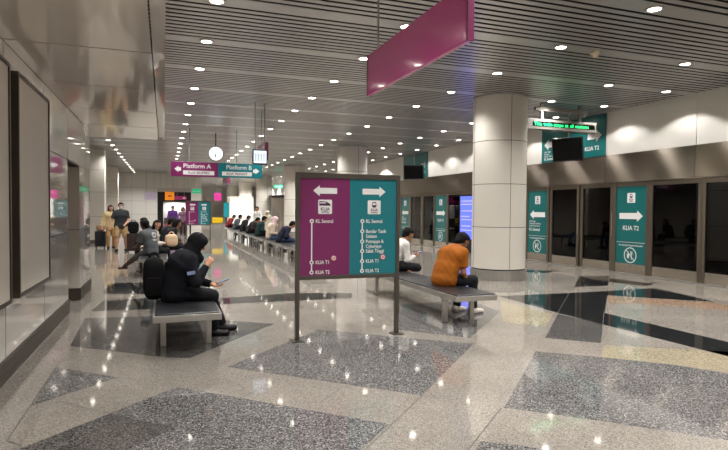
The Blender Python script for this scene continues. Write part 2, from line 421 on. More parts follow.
def no_food(fr, u, v, r, parent):
    m = MB(); fr.hoop(m, u, v, r * .88, r, .001, .004)
    fr.poly(m, [(u - .65 * r, v + .58 * r), (u + .58 * r, v - .65 * r), (u + .65 * r, v - .58 * r), (u - .58 * r, v + .65 * r)], .005, .007)
    fr.poly(m, [(u - .46 * r, v - .4 * r), (u - .2 * r, v - .4 * r), (u - .14 * r, v + .16 * r), (u - .52 * r, v + .16 * r)], .001, .004)   # cup
    fr.rect(m, u - .27 * r, u - .22 * r, v + .16 * r, v + .42 * r)
    fr.rect(m, u + .16 * r, u + .24 * r, v - .55 * r, v + .1 * r)                                                       # fork
    fr.rect(m, u + .05 * r, u + .36 * r, v + .1 * r, v + .18 * r)
    for q in (.05, .17, .29): fr.rect(m, u + q * r, u + (q + .06) * r, v + .18 * r, v + .5 * r)
    return m.build('pictogram', M['white'], parent)

def teal_bay(y0, y1, right, label):
    """fixed bay of the screen covered by a printed teal direction panel"""
    t = thing('direction_panel', label, 'sign', (RX, (y0 + y1) / 2, .03), 'teal direction panels between the platform doors')
    root = MB().bbox(RX, RX + .07, y0 - .06, y0 + .035, .03, 2.25, .004)
    root.bbox(RX, RX + .07, y1 - .035, y1 + .06, .03, 2.25, .004); root.box(RX + .004, RX + .066, y0 + .035, y1 - .035, 2.14, 2.25)
    root.build('frame', M['mullion'], t)
    MB().box(RX + .02, RX + .04, y0 + .035, y1 - .035, .26, 2.14).build('panel', M['dteal'], t)
    MB().bbox(RX + .012, RX + .06, y0 + .035, y1 - .035, .03, .26, .004).build('kick_plate', M['kick'], t)
    w = y1 - y0; fr = FACE_LEFT(RX + .02, y1, 0)
    logo(fr, w / 2, 1.86, .24, t)
    m = MB(); fr.arrow(m, w * .14, w * .86, 1.42, .27, right); m.build('arrow', M['white'], t)
    if right: text(fr, 'KLIA T2', w / 2, 1.08, .15, M['white'], t, align='CENTER', bold=.015, sx=.95)
    else:
        for k, s in enumerate(('Salak Tinggi', 'Putrajaya & Cyberjaya', 'Bandar Tasik Selatan')): text(fr, s, w * .1, 1.2 - k * .07, .062, M['white'], t)
        text(fr, 'KL Sentral', w * .1, .93, .12, M['white'], t, bold=.02)
    m = MB(); fr.rect(m, .06, w - .06, .775, .785); m.build('rule', M['white'], t)
    text(fr, 'No entry/exit beyond this point', w / 2, .69, .06, M['white'], t, align='CENTER', bold=.01, sx=.92)
    no_food(fr, w / 2, .47, .19, t)

names = {0: ('beside the nearest pair of dark doors', ), 1: ('farther along the hall, near the blue screen',)}
teal_bay(9.76, 10.74, True, 'teal panel with right arrow above KLIA T2 between dark glass doors on the right'.replace('KLIA ', ''))
teal_bay(13.30, 14.27, False, 'teal panel with left arrow just right of the big round column')
teal_bay(19.44, 20.48, True, 'teal panel with right arrow seen between the orange shirt and the totem sign')
teal_bay(22.98, 23.98, False, 'farthest teal panel with left arrow beside the right post of the totem sign')
for a, b in ((10.86, 11.89), (12.06, 13.14), (20.56, 21.57), (21.74, 22.84)): pane(a, b, True)
for a, b in ((8.43, 9.65), (7.14, 8.33), (5.88, 7.04), (4.66, 5.78), (14.37, 15.55), (15.65, 16.85), (16.95, 18.10), (18.20, 19.34), (24.1, 25.1), (25.2, 26.2)): pane(a, b, False)

# upper teal panels on the white wall
def high_panel(y0, y1, label):
    t = thing('overhead_direction_panel', label, 'sign', (RX - .03, (y0 + y1) / 2, 2.96), 'teal panels high on the right wall')
    MB().box(RX - .03, RX - .001, y0, y1, 2.955, ZC - .02).build('panel', M['dteal'], t)
    fr = FACE_LEFT(RX - .03, y1, 0); w = y1 - y0
    m = MB(); fr.arrow(m, .12, .62, 3.46, .3, False); m.build('arrow', M['white'], t)
    m = MB(); fr.arrow(m, w - .62, w - .12, 3.5, .3, True); m.build('arrow', M['white'], t)
    for k, s in enumerate(('Salak Tinggi', 'Putrajaya', 'Bandar Tasik Selatan')): text(fr, s, .12, 3.24 - k * .065, .06, M['white'], t)
    text(fr, 'KL Sentral', .12, 3.02, .09, M['white'], t, bold=.02)
    text(fr, 'KLIA T2', w - .72, 3.13, .15, M['white'], t, bold=.015)
high_panel(11.07, 13.57, 'teal two-arrow panel high on the white wall behind the nearer television')
high_panel(21.11, 23.61, 'farther teal two-arrow panel high on the wall behind the smaller looking television')

# televisions hung beside them
def television(c, phi, tilt, w, h, label, polex=0):
    t = thing('television', label, 'television', c, 'televisions hung in front of the teal wall panels')
    n = Vector((-math.sin(phi), -math.cos(phi), -math.sin(tilt))).normalized()
    ux = Vector((math.cos(phi), -math.sin(phi), 0)); uy = n.cross(ux).normalized()
    if uy.z < 0: uy = -uy
    fr = Fr(c, ux, uy)
    b = MB(); fr.rrect(b, -w / 2, w / 2, -h / 2, h / 2, .02, -.07, 0); b.build('casing', M['black'], t)
    b = MB(); fr.rect(b, -w / 2 + .025, w / 2 - .025, -h / 2 + .03, h / 2 - .025, .0005, .003); b.build('screen', M['screen_off'], t)
    p = fr.p(0, 0, -.12)
    b = MB().tube(p, (p.x, p.y, ZC), .025); b.tube(p, fr.p(0, 0, -.06), .05); b.build('ceiling_pole', M['rod'], t, True)
television((9.62, 11.35, 3.09), math.radians(58), .2, .76, .60, 'black television hung under the green lettered display by the right wall')
television((10.1, 21.5, 3.17), math.radians(40), .2, .86, .6, 'smaller looking black television hung farther along above the totem sign post')

# green lettered display
def led_board():
    t = thing('train_display', 'grey hanging display with green lettering beside the big column', 'display', (8.87, 10.6, 3.42))
    MB().bbox(7.86, 9.84, 10.6, 10.75, 3.42, 3.66, .008).build('casing', M['led_case'], t)
    fr = FACE_CAM(7.86, 10.6, 3.42)
    m = MB(); fr.rect(m, .13, 1.93, .07, .18, .0005, .002); m.build('display_window', M['screen_off'], t)
    u = .17
    for wd in ('This', 'train', 'stops', 'at', 'all', 'stations'):
        o = text(fr, wd, u, .088, .115, M['led'], t, bold=.012, sx=1.14)
        u = max(v.co.x for v in o.data.vertices) + ORG[t].x - 7.86 + .045
    for x in (8.3, 9.4): MB().box(x - .03, x + .03, 10.65, 10.71, 3.66, ZC).build('hanger', M['led_case'], t)
    MB().bbox(8.1, 9.6, 10.64, 10.72, 3.86, 3.95, .008).build('cable_tray', M['led_case'], t)
led_board()

# blue advertising screen in front of the screen wall
def blue_screen():
    t = thing('advertising_screen', 'tall glowing blue screen standing by the glass wall left of the big column', 'screen', (10.42, 17.4, 0))
    MB().bbox(10.36, 10.52, 16.8, 18.0, .0, 2.12, .01).build('casing', M['black'], t)
    fr = FACE_LEFT(10.36, 18.0, 0)
    m = MB(); fr.rect(m, .07, 1.13, .5, 2.05, .0005, .003); m.build('screen', M['screen_blue'], t)
    m = MB()
    for k, (z, l) in enumerate(((1.86, .9), (1.74, .8), (1.5, .95), (1.3, .6), (1.18, .85), (.95, .7), (.8, .9))): fr.rect(m, .12, .12 + l, z, z + .035, .003, .004)
    m.build('caption_rows', M['screen_dim'], t)
blue_screen()

# ------------------------------------------------------------------ columns
def column(x, y, label, r=.595):
    t = thing('round_column', label, 'column', (x, y, 0), 'round white columns')
    m = MB(); js = [.24, 1.16, 2.1, 3.04, ZC]
    for a, b in zip(js, js[1:]): m.ring((x, y), r - .05, r, a + .006, b - .006, 64)
    m.build('shaft', M['column'], t, True)
    m = MB().ring((x, y), r - .055, r - .006, .2, ZC, 48)
    c = Vector((x, y)); d = (Vector((0, 0)) - c).normalized()
    for ang in (.42, .42 + PI / 2, .42 + PI, .42 - PI / 2):      # vertical panel seams
        e = Vector((d.x * math.cos(ang) - d.y * math.sin(ang), d.x * math.sin(ang) + d.y * math.cos(ang))); q = c + e * (r - .002)
        m.tube((q.x, q.y, .25), (q.x, q.y, ZC - .01), .006, 6)
    m.build('panel_seams', M['joint'], t)
    m = MB().ring((x, y), r - .04, r + .015, 0, .22, 64)
    for i in range(44):
        a = 2 * PI * i / 44; m.tube((x + (r + .012) * math.cos(a), y + (r + .012) * math.sin(a), .005), (x + (r + .012) * math.cos(a), y + (r + .012) * math.sin(a), .215), .012, 6)
    m.build('skirting', M['alu'], t)
    m = MB().ring((x, y), r - .02, r + .02, ZC - .03, ZC - .002, 64); m.build('collar', M['alu'], t, True)
for k, lb in enumerate(('big white round column nearest the camera behind the man in orange', 'second white round column whose top shows above the totem sign',
                        'third white round column just left of the totem sign', 'white round column behind the hanging teal platform sign end',
                        'white round column left of the lift frame in the distance', 'farthest white round column at the end of the row')):
    column(7.11, 10.6 + 10.3 * k, lb)

def pier(x0, x1, y0, y1, label):
    t = thing('square_pier', label, 'column', ((x0 + x1) / 2, y0, 0), 'square white piers')
    m = MB()
    for a, b in ((.15, 1.15), (1.16, 2.2), (2.21, 3.15), (3.16, ZC - .004)): m.box(x0, x1, y0, y1, a, b)
    m.build('cladding', M['column'], t); MB().box(x0 + .01, x1 - .01, y0 + .01, y1 - .01, .1, ZC - .01).build('panel_seams', M['joint'], t)
    MB().box(x0 - .01, x1 + .01, y0 - .01, y1 + .01, 0, .15).build('skirting', M['base_metal'], t)
pier(-3.2, -2.41, 26, 26.8, 'white square pier just right of the glossy left wall')
pier(-3.6, -2.6, 36, 36.8, 'farther white square pier behind the couple with luggage')

# far walls
fw = MB()
for i in range(9):
    x0 = -5 + i * .95
    if x0 > 1.9: break
    for a, b in ((0, 1.1), (1.11, 2.05), (2.06, 3.0), (3.01, ZC)): fw.box(x0, x0 + .94, 42, 42.2, a, b)
struct(fw.build('wall_back_left', M['far_panel']))
struct(MB().box(-5, 2.6, 42.03, 42.18, 0, ZC).build('trim_8', M['joint']))
fw = MB()
for i in range(17):
    x0 = -5 + i * .95
    for a, b in ((0, 1.1), (1.11, 2.05), (2.06, 3.0), (3.01, ZC)): fw.box(x0, x0 + .94, 65.6, 65.8, a, b)
struct(fw.build('wall_back', M['far_panel']))
struct(MB().box(XL - .1, 14, YB - .2, YB, 0, ZC + .3).build('wall_front', M['white_panel']))

# ------------------------------------------------------------------ recessed lights
def ceiling_light(x, y, row):
    t = thing('ceiling_light', row[0], 'ceiling light', (x, y, ZC), row[1])
    MB().ring((x, y), .078, .115, ZC - .012, ZC - .001, 24).build('trim_ring', M['trimring'], t, True)
    m = MB(); FR = Fr((x, y, ZC - .004), (1, 0, 0), (0, -1, 0)); FR.disc(m, 0, 0, .082, 0, .003, 20); m.build('diffuser', M['lamp'], t)
def lamp(x, y, power):
    l = bpy.data.lights.new('downlight', 'SPOT'); l.energy = power; l.spot_size = math.radians(138 if x != 9.9 else 124); l.spot_blend = .75 if x != 9.9 else .22; l.shadow_soft_size = .07; l.color = (1, .975, .945)
    o = link(bpy.data.objects.new('downlight', l)); o.location = (x, y, ZC - .03)
ROWS = {.61: ('round downlight in the ceiling row running just right of the mirror soffit', 'downlights right of the mirror soffit'),
        3.15: ('round downlight in the ceiling row above the right-hand benches', 'downlights above the benches'),
        5.76: ('round downlight in the ceiling row between the magenta hanging sign and the big column', 'downlights left of the columns'),
        8.36: ('round downlight in the ceiling row between the columns and the right wall', 'downlights right of the columns'),
        9.9: ('round downlight in the ceiling row washing the white right wall', 'downlights washing the right wall'),
        -1.94: ('round downlight in the far ceiling row at the left above the luggage couple', 'downlights far left')}
PW = 138
for x, row in ROWS.items():
    for k in range(-6, 32):
        y = ROW0 + STEP * k
        if x < 0 and y < 13: continue
        if y > 64: continue
        
        vis = y > 3.0 and not (x > 5 and y < 4.5)
        if vis and y < (45 if x != .61 else 41) : ceiling_light(x, y, row)
        if y < 24 or k % 2 == 0: lamp(x, y, PW * (1 if y < 24 else 2.6 if y < 42 else 4.5) * (.62 if x == 9.9 else 1))

# smoke detector
t = thing('smoke_detector', 'small cream smoke detector on the slatted ceiling', 'smoke detector', (6.45, 7.0, ZC))
MB().tube((6.45, 7.0, ZC), (6.45, 7.0, ZC - .03), .085, 24).build('base', M['detector'], t, True)
MB().tube((6.45, 7.0, ZC - .03), (6.45, 7.0, ZC - .09), .065, 24, r2=.03).build('head', M['detector'], t, True)

# ------------------------------------------------------------------ hanging signs
def flag_sign(x, y0, y1, z0, z1, label, th=.09, rods=True):
    t = thing('hanging_sign', label, 'sign', (x, (y0 + y1) / 2, z0))
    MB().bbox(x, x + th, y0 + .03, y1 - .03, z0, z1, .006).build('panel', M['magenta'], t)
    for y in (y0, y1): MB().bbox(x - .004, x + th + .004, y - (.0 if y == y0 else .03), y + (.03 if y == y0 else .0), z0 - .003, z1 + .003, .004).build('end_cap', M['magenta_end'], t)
    if rods:
        for y in (y0 + min(.35, (y1 - y0) * .25), y1 - .3): MB().tube((x + th / 2, y, z1 - .01), (x + th / 2, y, ZC), .012, 10).build('hanging_rod', M['rod'], t, True)
flag_sign(2.385, 4.04, 6.47, 2.93, 3.43, 'large blank magenta sign hanging edge-on near the top of the photo', .055)
flag_sign(2.32, 13.5, 14.5, 2.72, 3.16, 'magenta hanging sign behind the small pale monitor right of the clock')
flag_sign(2.9, 27.0, 29.5, 2.75, 3.3, 'dim magenta hanging sign below the purple and teal platform sign')

t = thing('hanging_monitor', 'small pale lit monitor hanging above the end of the platform sign', 'monitor', (2.16, 13.2, 2.6))
MB().bbox(1.99, 2.33, 13.2, 13.32, 2.58, 2.94, .012).build('casing', M['black'], t)
m = MB(); FACE_CAM(1.99, 13.2, 2.58).rect(m, .02, .32, .035, .33, .001, .004); m.build('screen', M['screen_pale'], t)
m = MB()
for k in range(4): FACE_CAM(1.99, 13.2, 2.58).rect(m, .05 + k * .065, .085 + k * .065, .08, .27, .004, .005)
m.build('timetable_columns', M['white'], t)
for x in (2.05, 2.27): MB().tube((x, 13.26, 2.93), (x, 13.26, ZC), .01, 8).build('hanging_rod', M['rod'], t, True)

def platform_sign():
    y, x0, xm, x1, z0, z1 = 18.0, .2, 1.62, 3.02, 2.52, 2.98
    t = thing('platform_sign', 'wide purple and teal sign reading Platform A and Platform B hung below the clock', 'sign', (xm, y, z0))
    MB().bbox(x0, xm, y, y + .1, z0, z1, .005).build('purple_panel', M['purple'], t)
    MB().bbox(xm, x1, y, y + .1, z0, z1, .005).build('teal_panel', M['teal'], t)
    fr = FACE_CAM(0, y, 0)
    m = MB(); fr.arrow(m, x0 + .1, x0 + .3, 2.75, .2, False, .001, .006); m.build('arrow', M['white'], t)
    m = MB(); fr.arrow(m, x1 - .3, x1 - .1, 2.75, .2, True, .001, .006); m.build('arrow', M['white'], t)
    text(fr, 'Platform A', x0 + .36, 2.79, .19, M['white'], t, bold=.012, w=.003); text(fr, 'Platform B', x1 - .34, 2.79, .19, M['white'], t, bold=.012, w=.003, align='RIGHT')
    for u0, u1, s in ((x0 + .36, x0 + 1.3, 'KLIA EKSPRES'), (xm + .12, x1 - .34, 'KLIA TRANSIT')):
        m = MB(); fr.rect(m, u0, u1, 2.58, 2.71, .001, .004); w = m.build('caption_strip', M['white'], t)
        text(fr, s, (u0 + u1) / 2, 2.61, .105, M['ink'], w, align='CENTER', w=.005, bold=.012)
    for x in (.75, 2.2): MB().tube((x, y + .05, z1 - .01), (x, y + .05, ZC), .012, 10).build('hanging_rod', M['rod'], t, True)
platform_sign()

def clock():
    c = Vector((1.63, 19.0, 3.36)); r = .245
    t = thing('hanging_clock', 'round white lit clock hanging above the platform sign', 'clock', c)
    MB().tube((c.x, 18.93, c.z), (c.x, 19.07, c.z), r, 40).build('casing', M['black'], t, True)
    fr = FACE_CAM(c.x, 18.93, c.z)
    m = MB(); fr.disc(m, 0, 0, r * .93, .001, .004, 40); m.build('face', M['clockface'], t)
    m = MB()
    for k in range(12):
        a = k * PI / 6; d = Vector((math.sin(a), math.cos(a))); n = Vector((d.y, -d.x)) * .006
        fr.poly(m, [tuple(d * r * .74 + n), tuple(d * r * .74 - n), tuple(d * r * .87 - n), tuple(d * r * .87 + n)][::-1], .004, .006)
    m.build('hour_marks', M['black'], t)
    for ang, l, w in ((195, .5, .011), (180, .72, .008)):
        a = math.radians(ang); d = Vector((math.sin(a), math.cos(a))); n = Vector((d.y, -d.x)) * w
        m = MB(); fr.poly(m, [tuple(-d * .03 + n), tuple(-d * .03 - n), tuple(d * r * l - n), tuple(d * r * l + n)][::-1], .006, .009); m.build('hand', M['black'], t)
    MB().tube((c.x, 19, c.z + r - .01), (c.x, 19, ZC), .018, 12).build('hanging_rod', M['black'], t, True)
clock()

# ------------------------------------------------------------------ the freestanding totem sign and its distant twin
def totem(x0, y, label, W=1.28, detail=True):
    t = thing('totem_sign', label, 'sign', (x0 + W / 2, y, 0), 'freestanding purple and teal route signs')
    z0, z1, p = .70, 1.93, .045
    for x in (x0, x0 + W - p):
        lg = MB().bbox(x, x + p, y - .03, y + .03, .012, z1, .004).build('post', M['signframe'], t)
        MB().bbox(x - .045, x + p + .045, y - .08, y + .08, 0, .014, .003).build('foot_plate', M['signframe'], lg)
    MB().bbox(x0 + p, x0 + W - p, y - .03, y + .03, z1 - .06, z1, .004).build('rail', M['signframe'], t)
    MB().bbox(x0 + p, x0 + W - p, y - .03, y + .03, z0, z0 + .045, .004).build('rail', M['signframe'], t)
    a, b = x0 + p, x0 + W - p; mid = (a + b) / 2
    MB().box(a, mid, y - .018, y + .018, z0 + .045, z1 - .06).build('purple_panel', M['purple'], t)
    MB().box(mid, b, y - .018, y + .018, z0 + .045, z1 - .06).build('teal_panel', M['teal'], t)
    fr = FACE_CAM(a, y - .018, 0); w = mid - a
    m = MB(); fr.arrow(m, w * .26, w * .74, 1.725, .125, False); m.build('arrow', M['white'], t)
    m = MB(); fr.arrow(m, w + w * .27, w + w * .76, 1.725, .125, True); m.build('arrow', M['white'], t)
    logo(fr, w * .5, 1.54, .165, t, 'side'); logo(fr, w + w * .52, 1.54, .165, t)
    T = .058
    for u0, stops in ((w * .235, ((1.375, 'KL Sentral'), (.90, 'KLIA T1'), (.785, 'KLIA T2'))),
                      (w + w * .27, ((1.375, 'KL Sentral'), (1.255, 'Bandar Tasik\nSelatan'), (1.135, 'Putrajaya &\nCyberjaya'), (1.02, 'Salak Tinggi'), (.90, 'KLIA T1'), (.785, 'KLIA T2')))):
        m = MB(); fr.rect(m, u0 - .007, u0 + .007, .785, 1.375, .001, .003)
        for z, s in stops: fr.hoop(m, u0, z, .012, .024, .001, .005, 16)
        m.build('route_line', M['white'], t)
        m = MB()
        for z, s in stops: fr.disc(m, u0, z, .012, .003, .0045, 12)
        m.build('stop_centres', M['purple'] if u0 < w else M['teal'], t)
        for z, s in stops:
            text(fr, s, u0 + .045, z - .02, T, M['white'], t, bold=.012, sx=.86)
        m = MB(); fr.disc(m, u0 + .265, .945, .033, .001, .004, 20); k = m.build('airport_symbol', M['white'], t)
        m = MB(); fr.hoop(m, u0 + .265, .945, .026, .033, .004, .006, 20)
        fr.poly(m, [(u0 + .25, .93), (u0 + .255, .925), (u0 + .282, .957), (u0 + .277, .962)], .004, .006); fr.poly(m, [(u0 + .247, .95), (u0 + .251, .955), (u0 + .278, .938), (u0 + .274, .933)], .004, .006)
        m.build('aircraft', M['red'], k)
    m = MB().box(mid - .003, mid + .003, y - .021, y - .018, z0 + .045, z1 - .06); m.build('centre_seam', M['purple'], t)
totem(1.405, 6.12, 'tall freestanding purple and teal route sign with white arrows in the centre foreground')
totem(1.0, 28.5, 'small looking distant purple and teal route sign behind the woman in the headscarf', 1.2)

# ------------------------------------------------------------------ benches
def bench(x0, x1, y0, y1, label):
    t = thing('public_bench', label, 'bench', ((x0 + x1) / 2, (y0 + y1) / 2, 0), 'black and steel waiting benches')
    z = .42
    m = MB(); r = .045
    m.bbox(x0, x1, y0, y0 + r, z - .075, z - .005, .008); m.bbox(x0, x1, y1 - r, y1, z - .075, z - .005, .008)
    m.bbox(x0, x0 + r, y0 + r, y1 - r, z - .075, z - .005, .008); m.bbox(x1 - r, x1, y0 + r, y1 - r, z - .075, z - .005, .008)
    m.build('frame', M['alu'], t)
    L = (y1 - y0 - .02) / 2
    for k in range(2):
        MB().bbox(x0 + .02, x1 - .02, y0 + .01 + k * L + .004, y0 + .01 + (k + 1) * L - .004, z - .045, z + .012, .016).build('seat', M['seatpad'], t)
    for yy in (y0 + .48, y1 - .48):
        for x in (x0 + .07, x1 - .13): MB().bbox(x, x + .06, yy - .03, yy + .03, 0, z - .13, .006).build('leg', M['alu'], t)
        MB().bbox(x0 + .05, x1 - .05, yy - .035, yy + .035, z - .13, z - .076, .008).build('crossbar', M['alu'], t)
bench(3.48, 4.09, 6.10, 9.60, 'black bench with steel legs under the man in the orange shirt')
bench(-.11, .57, 5.88, 9.38, 'black bench with steel legs under the woman in the black headscarf')
bench(-.52, .08, 12.7, 16.2, 'bench under the barefoot boy in the grey shirt at the left')
bench(-.52, .08, 16.3, 19.8, 'left bench just beyond the one with the barefoot boy')
for k, lb in enumerate(('nearest bench of the right-hand row, just left of the totem sign post', 'bench under the person in navy in the right-hand row', 'bench under the person in dark green in the right-hand row',
                        'fourth bench from the totem sign in the right-hand row', 'fifth bench from the totem sign in the right-hand row', 'farthest bench of the right-hand row, under the red jacket')):
    bench(3.42, 4.02, 13.2 + 3.52 * k, 16.66 + 3.52 * k, lb)

# ------------------------------------------------------------------ people
V = lambda *a: np.array(a, dtype=np.float32)
def unit(v): return v / (np.linalg.norm(v) + 1e-9)

class Field:
    """smooth union of tapered limbs, turned into one closed surface"""
    def __init__(s): s.b = []
    def bone(s, a, b, ra, rb, side=None, ratio=1., k=.03, cap=False):
        s.b.append((np.asarray(a, np.float32), np.asarray(b, np.float32), ra, rb, None if side is None else unit(np.asarray(side, np.float32)), ratio, k, cap)); return s
    def bounds(s, pad=.03):
        lo = np.min([np.minimum(b[0], b[1]) - max(b[2], b[3]) * max(1, b[5]) for b in s.b], 0) - pad
        hi = np.max([np.maximum(b[0], b[1]) + max(b[2], b[3]) * max(1, b[5]) for b in s.b], 0) + pad
        return lo, hi
    def ev(s, P):
        f = None
        for a, b, ra, rb, side, ratio, k, cap in s.b:
            ab = b - a; L2 = float(ab @ ab) + 1e-9; L = math.sqrt(L2)
            q = P - a; t = (q @ ab) / L2; tc = np.clip(t, 0, 1)
            d = q - tc[..., None] * ab
            if side is not None:
                ds = d @ side; d2 = (d * d).sum(-1) - ds * ds + (ds / ratio) ** 2
            else: d2 = (d * d).sum(-1)
            f1 = np.sqrt(np.maximum(d2, 0)) - (ra + (rb - ra) * tc)
            if cap: f1 = np.maximum(f1, (t - 1) * L)
            if f is None: f = f1
            else:
                h = np.maximum(k - np.abs(f - f1), 0) / k
                f = np.minimum(f, f1) - h * h * k * .25
        return f

def surface(fn, lo, hi, h):
    n = np.maximum(np.ceil((hi - lo) / h).astype(int) + 1, 4)
    ax = [lo[i] + h * np.arange(n[i], dtype=np.float32) for i in range(3)]
    P = np.stack(np.meshgrid(*ax, indexing='ij'), -1).astype(np.float32)
    f = fn(P); sg = f < 0
    c = np.zeros(tuple(n - 1), int); acc = np.zeros(tuple(n - 1) + (3,), np.float32); cnt = np.zeros(tuple(n - 1), np.float32)
    X, Y, Z = n - 1
    sl = lambda d: (slice(d[0], d[0] + X), slice(d[1], d[1] + Y), slice(d[2], d[2] + Z))
    cs = [(i, j, k) for i in (0, 1) for j in (0, 1) for k in (0, 1)]
    for d in cs: c += sg[sl(d)]
    for d in cs:
        for axx in range(3):
            if d[axx]: continue
            e = list(d); e[axx] = 1; e = tuple(e)
            f0, f1 = f[sl(d)], f[sl(e)]; cr = (f0 < 0) != (f1 < 0)
            t = np.where(cr, f0 / np.where(cr, f0 - f1, 1), 0)
            for q in range(3): acc[..., q] += np.where(cr, d[q] + (t if q == axx else 0), 0)
            cnt += cr
    act = (c > 0) & (c < 8)
    idx = -np.ones(act.shape, int); idx[act] = np.arange(act.sum())
    ijk = np.stack(np.nonzero(act), -1)
    vs = lo + h * (ijk + acc[act] / np.maximum(cnt[act], 1)[:, None])
    faces = []
    for axx in range(3):
        a, b = sg[tuple(slice(0, -1) if q == axx else slice(1, -1) for q in range(3))], sg[tuple(slice(1, None) if q == axx else slice(1, -1) for q in range(3))]
        w = np.stack(np.nonzero(a != b), -1); flip = a[a != b]
        o1, o2 = [q for q in range(3) if q != axx]
        base = w.copy(); base[:, o1] += 1; base[:, o2] += 1
        def cell(d1, d2):
            r = base.copy(); r[:, o1] -= d1; r[:, o2] -= d2; return idx[r[:, 0], r[:, 1], r[:, 2]]
        q4 = np.stack([cell(1, 1), cell(0, 1), cell(0, 0), cell(1, 0)], -1)
        if axx == 1: flip = ~flip
        q4[~flip] = q4[~flip][:, ::-1]
        faces.append(q4)
    return vs, np.concatenate(faces)

def add_mesh(name, vs, fs, m, parent, mi=None):
    me = bpy.data.meshes.new(name); me.from_pydata(np.asarray(vs).tolist(), [], np.asarray(fs).tolist() if not isinstance(fs, list) else fs)
    for q in (m if isinstance(m, list) else [m]): me.materials.append(q)
    if mi is not None: me.polygons.foreach_set('material_index', mi)
    me.polygons.foreach_set('use_smooth', [True] * len(me.polygons))
    o = link(bpy.data.objects.new(name, me)); o.parent = parent; ORG[o] = ORG[parent]
    return o

def ellipsoid(c, r, axes, n=10):
    vs, fs = [], []
    for i in range(n + 1):
        th = PI * i / n
        for j in range(2 * n):
            ph = PI * j / n
            p = V(math.sin(th) * math.cos(ph) * r[0], math.sin(th) * math.sin(ph) * r[1], math.cos(th) * r[2])
            vs.append(c + axes[0] * p[0] + axes[1] * p[1] + axes[2] * p[2])
    for i in range(n):
        for j in range(2 * n):
            a = i * 2 * n + j; b = i * 2 * n + (j + 1) % (2 * n)
            fs.append([a, a + 2 * n, b + 2 * n, b])
    return vs, fs

_hands = {}
def hand_mesh(curl, hold):
    """right hand, wrist at origin, fingers along +x, palm facing -z, thumb on +y"""
    key = (curl, hold)
    if key in _hands: return _hands[key]
    F = Field(); F.bone((-.03, 0, 0), (.015, 0, 0), .026, .026, (0, 1, 0), 1.15, .012)
    ys = (.03, .0105, -.010, -.029); ln = (.070, .078, .073, .057)
    for y, l in zip(ys, ln):
        F.bone((.015, y * .6, 0), (.088, y, 0), .0145, .0115, None, 1, .012)
        p = V(.088, y, 0); a = 0
        for q, fr_ in enumerate((.45, .32, .23)):
            a += curl * (.75 if q == 0 else 1.)
            e = p + l * fr_ * V(math.cos(a), (y * .12 if q == 0 else 0), -math.sin(a))
            F.bone(p, e, .0095 - .0012 * q, .0088 - .0012 * q, None, 1, .004); p = e
    t0 = V(.02, .022, -.006); t1 = V(.055, .048, -.018 - .012 * hold); t2 = V(.082, .052 - .02 * hold, -.03 - .018 * hold); t3 = V(.104, .046 - .03 * hold, -.036 - .02 * hold)
    F.bone(t0, t1, .016, .0125, None, 1, .012); F.bone(t1, t2, .0115, .0105, None, 1, .004); F.bone(t2, t3, .0105, .0085, None, 1, .004)
    lo, hi = F.bounds(.012); _hands[key] = surface(F.ev, lo, hi, .0058)
    return _hands[key]

def ik(a, t, l1, l2, pole):
    d = t - a; L = min(float(np.linalg.norm(d)), l1 + l2 - .003); L = max(L, abs(l1 - l2) + .02); u = unit(d)
    x = (l1 * l1 - l2 * l2 + L * L) / (2 * L); y = math.sqrt(max(l1 * l1 - x * x, 0))
    pv = unit(pole - u * float(pole @ u))
    return a + u * x + pv * y, a + u * L

SK = {}
def skin(rgb):
    if rgb not in SK:
        SK[rgb] = mat('skin', rgb, .5)
        SK[rgb].node_tree.nodes['Principled BSDF'].inputs['Subsurface Weight'].default_value = .08
        SK[rgb].node_tree.nodes['Principled BSDF'].inputs['Subsurface Radius'].default_value = (.02, .008, .004)
    return SK[rgb]
CL = {}
def cloth(rgb, rough=.8):
    if rgb not in CL: CL[rgb] = vary(mat('cloth', rgb, rough, spec=.25), 9, .1, bump=.12)
    return CL[rgb]
M['eye_white'] = mat('eye_white', (220, 216, 210), .3); M['iris'] = mat('iris', (24, 16, 12), .2); M['lips'] = mat('lips', (150, 84, 76), .5)
M['hair'] = mat('hair', (12, 10, 10), .75, spec=.2)
M['mask'] = mat('face_mask', (222, 226, 230), .7)

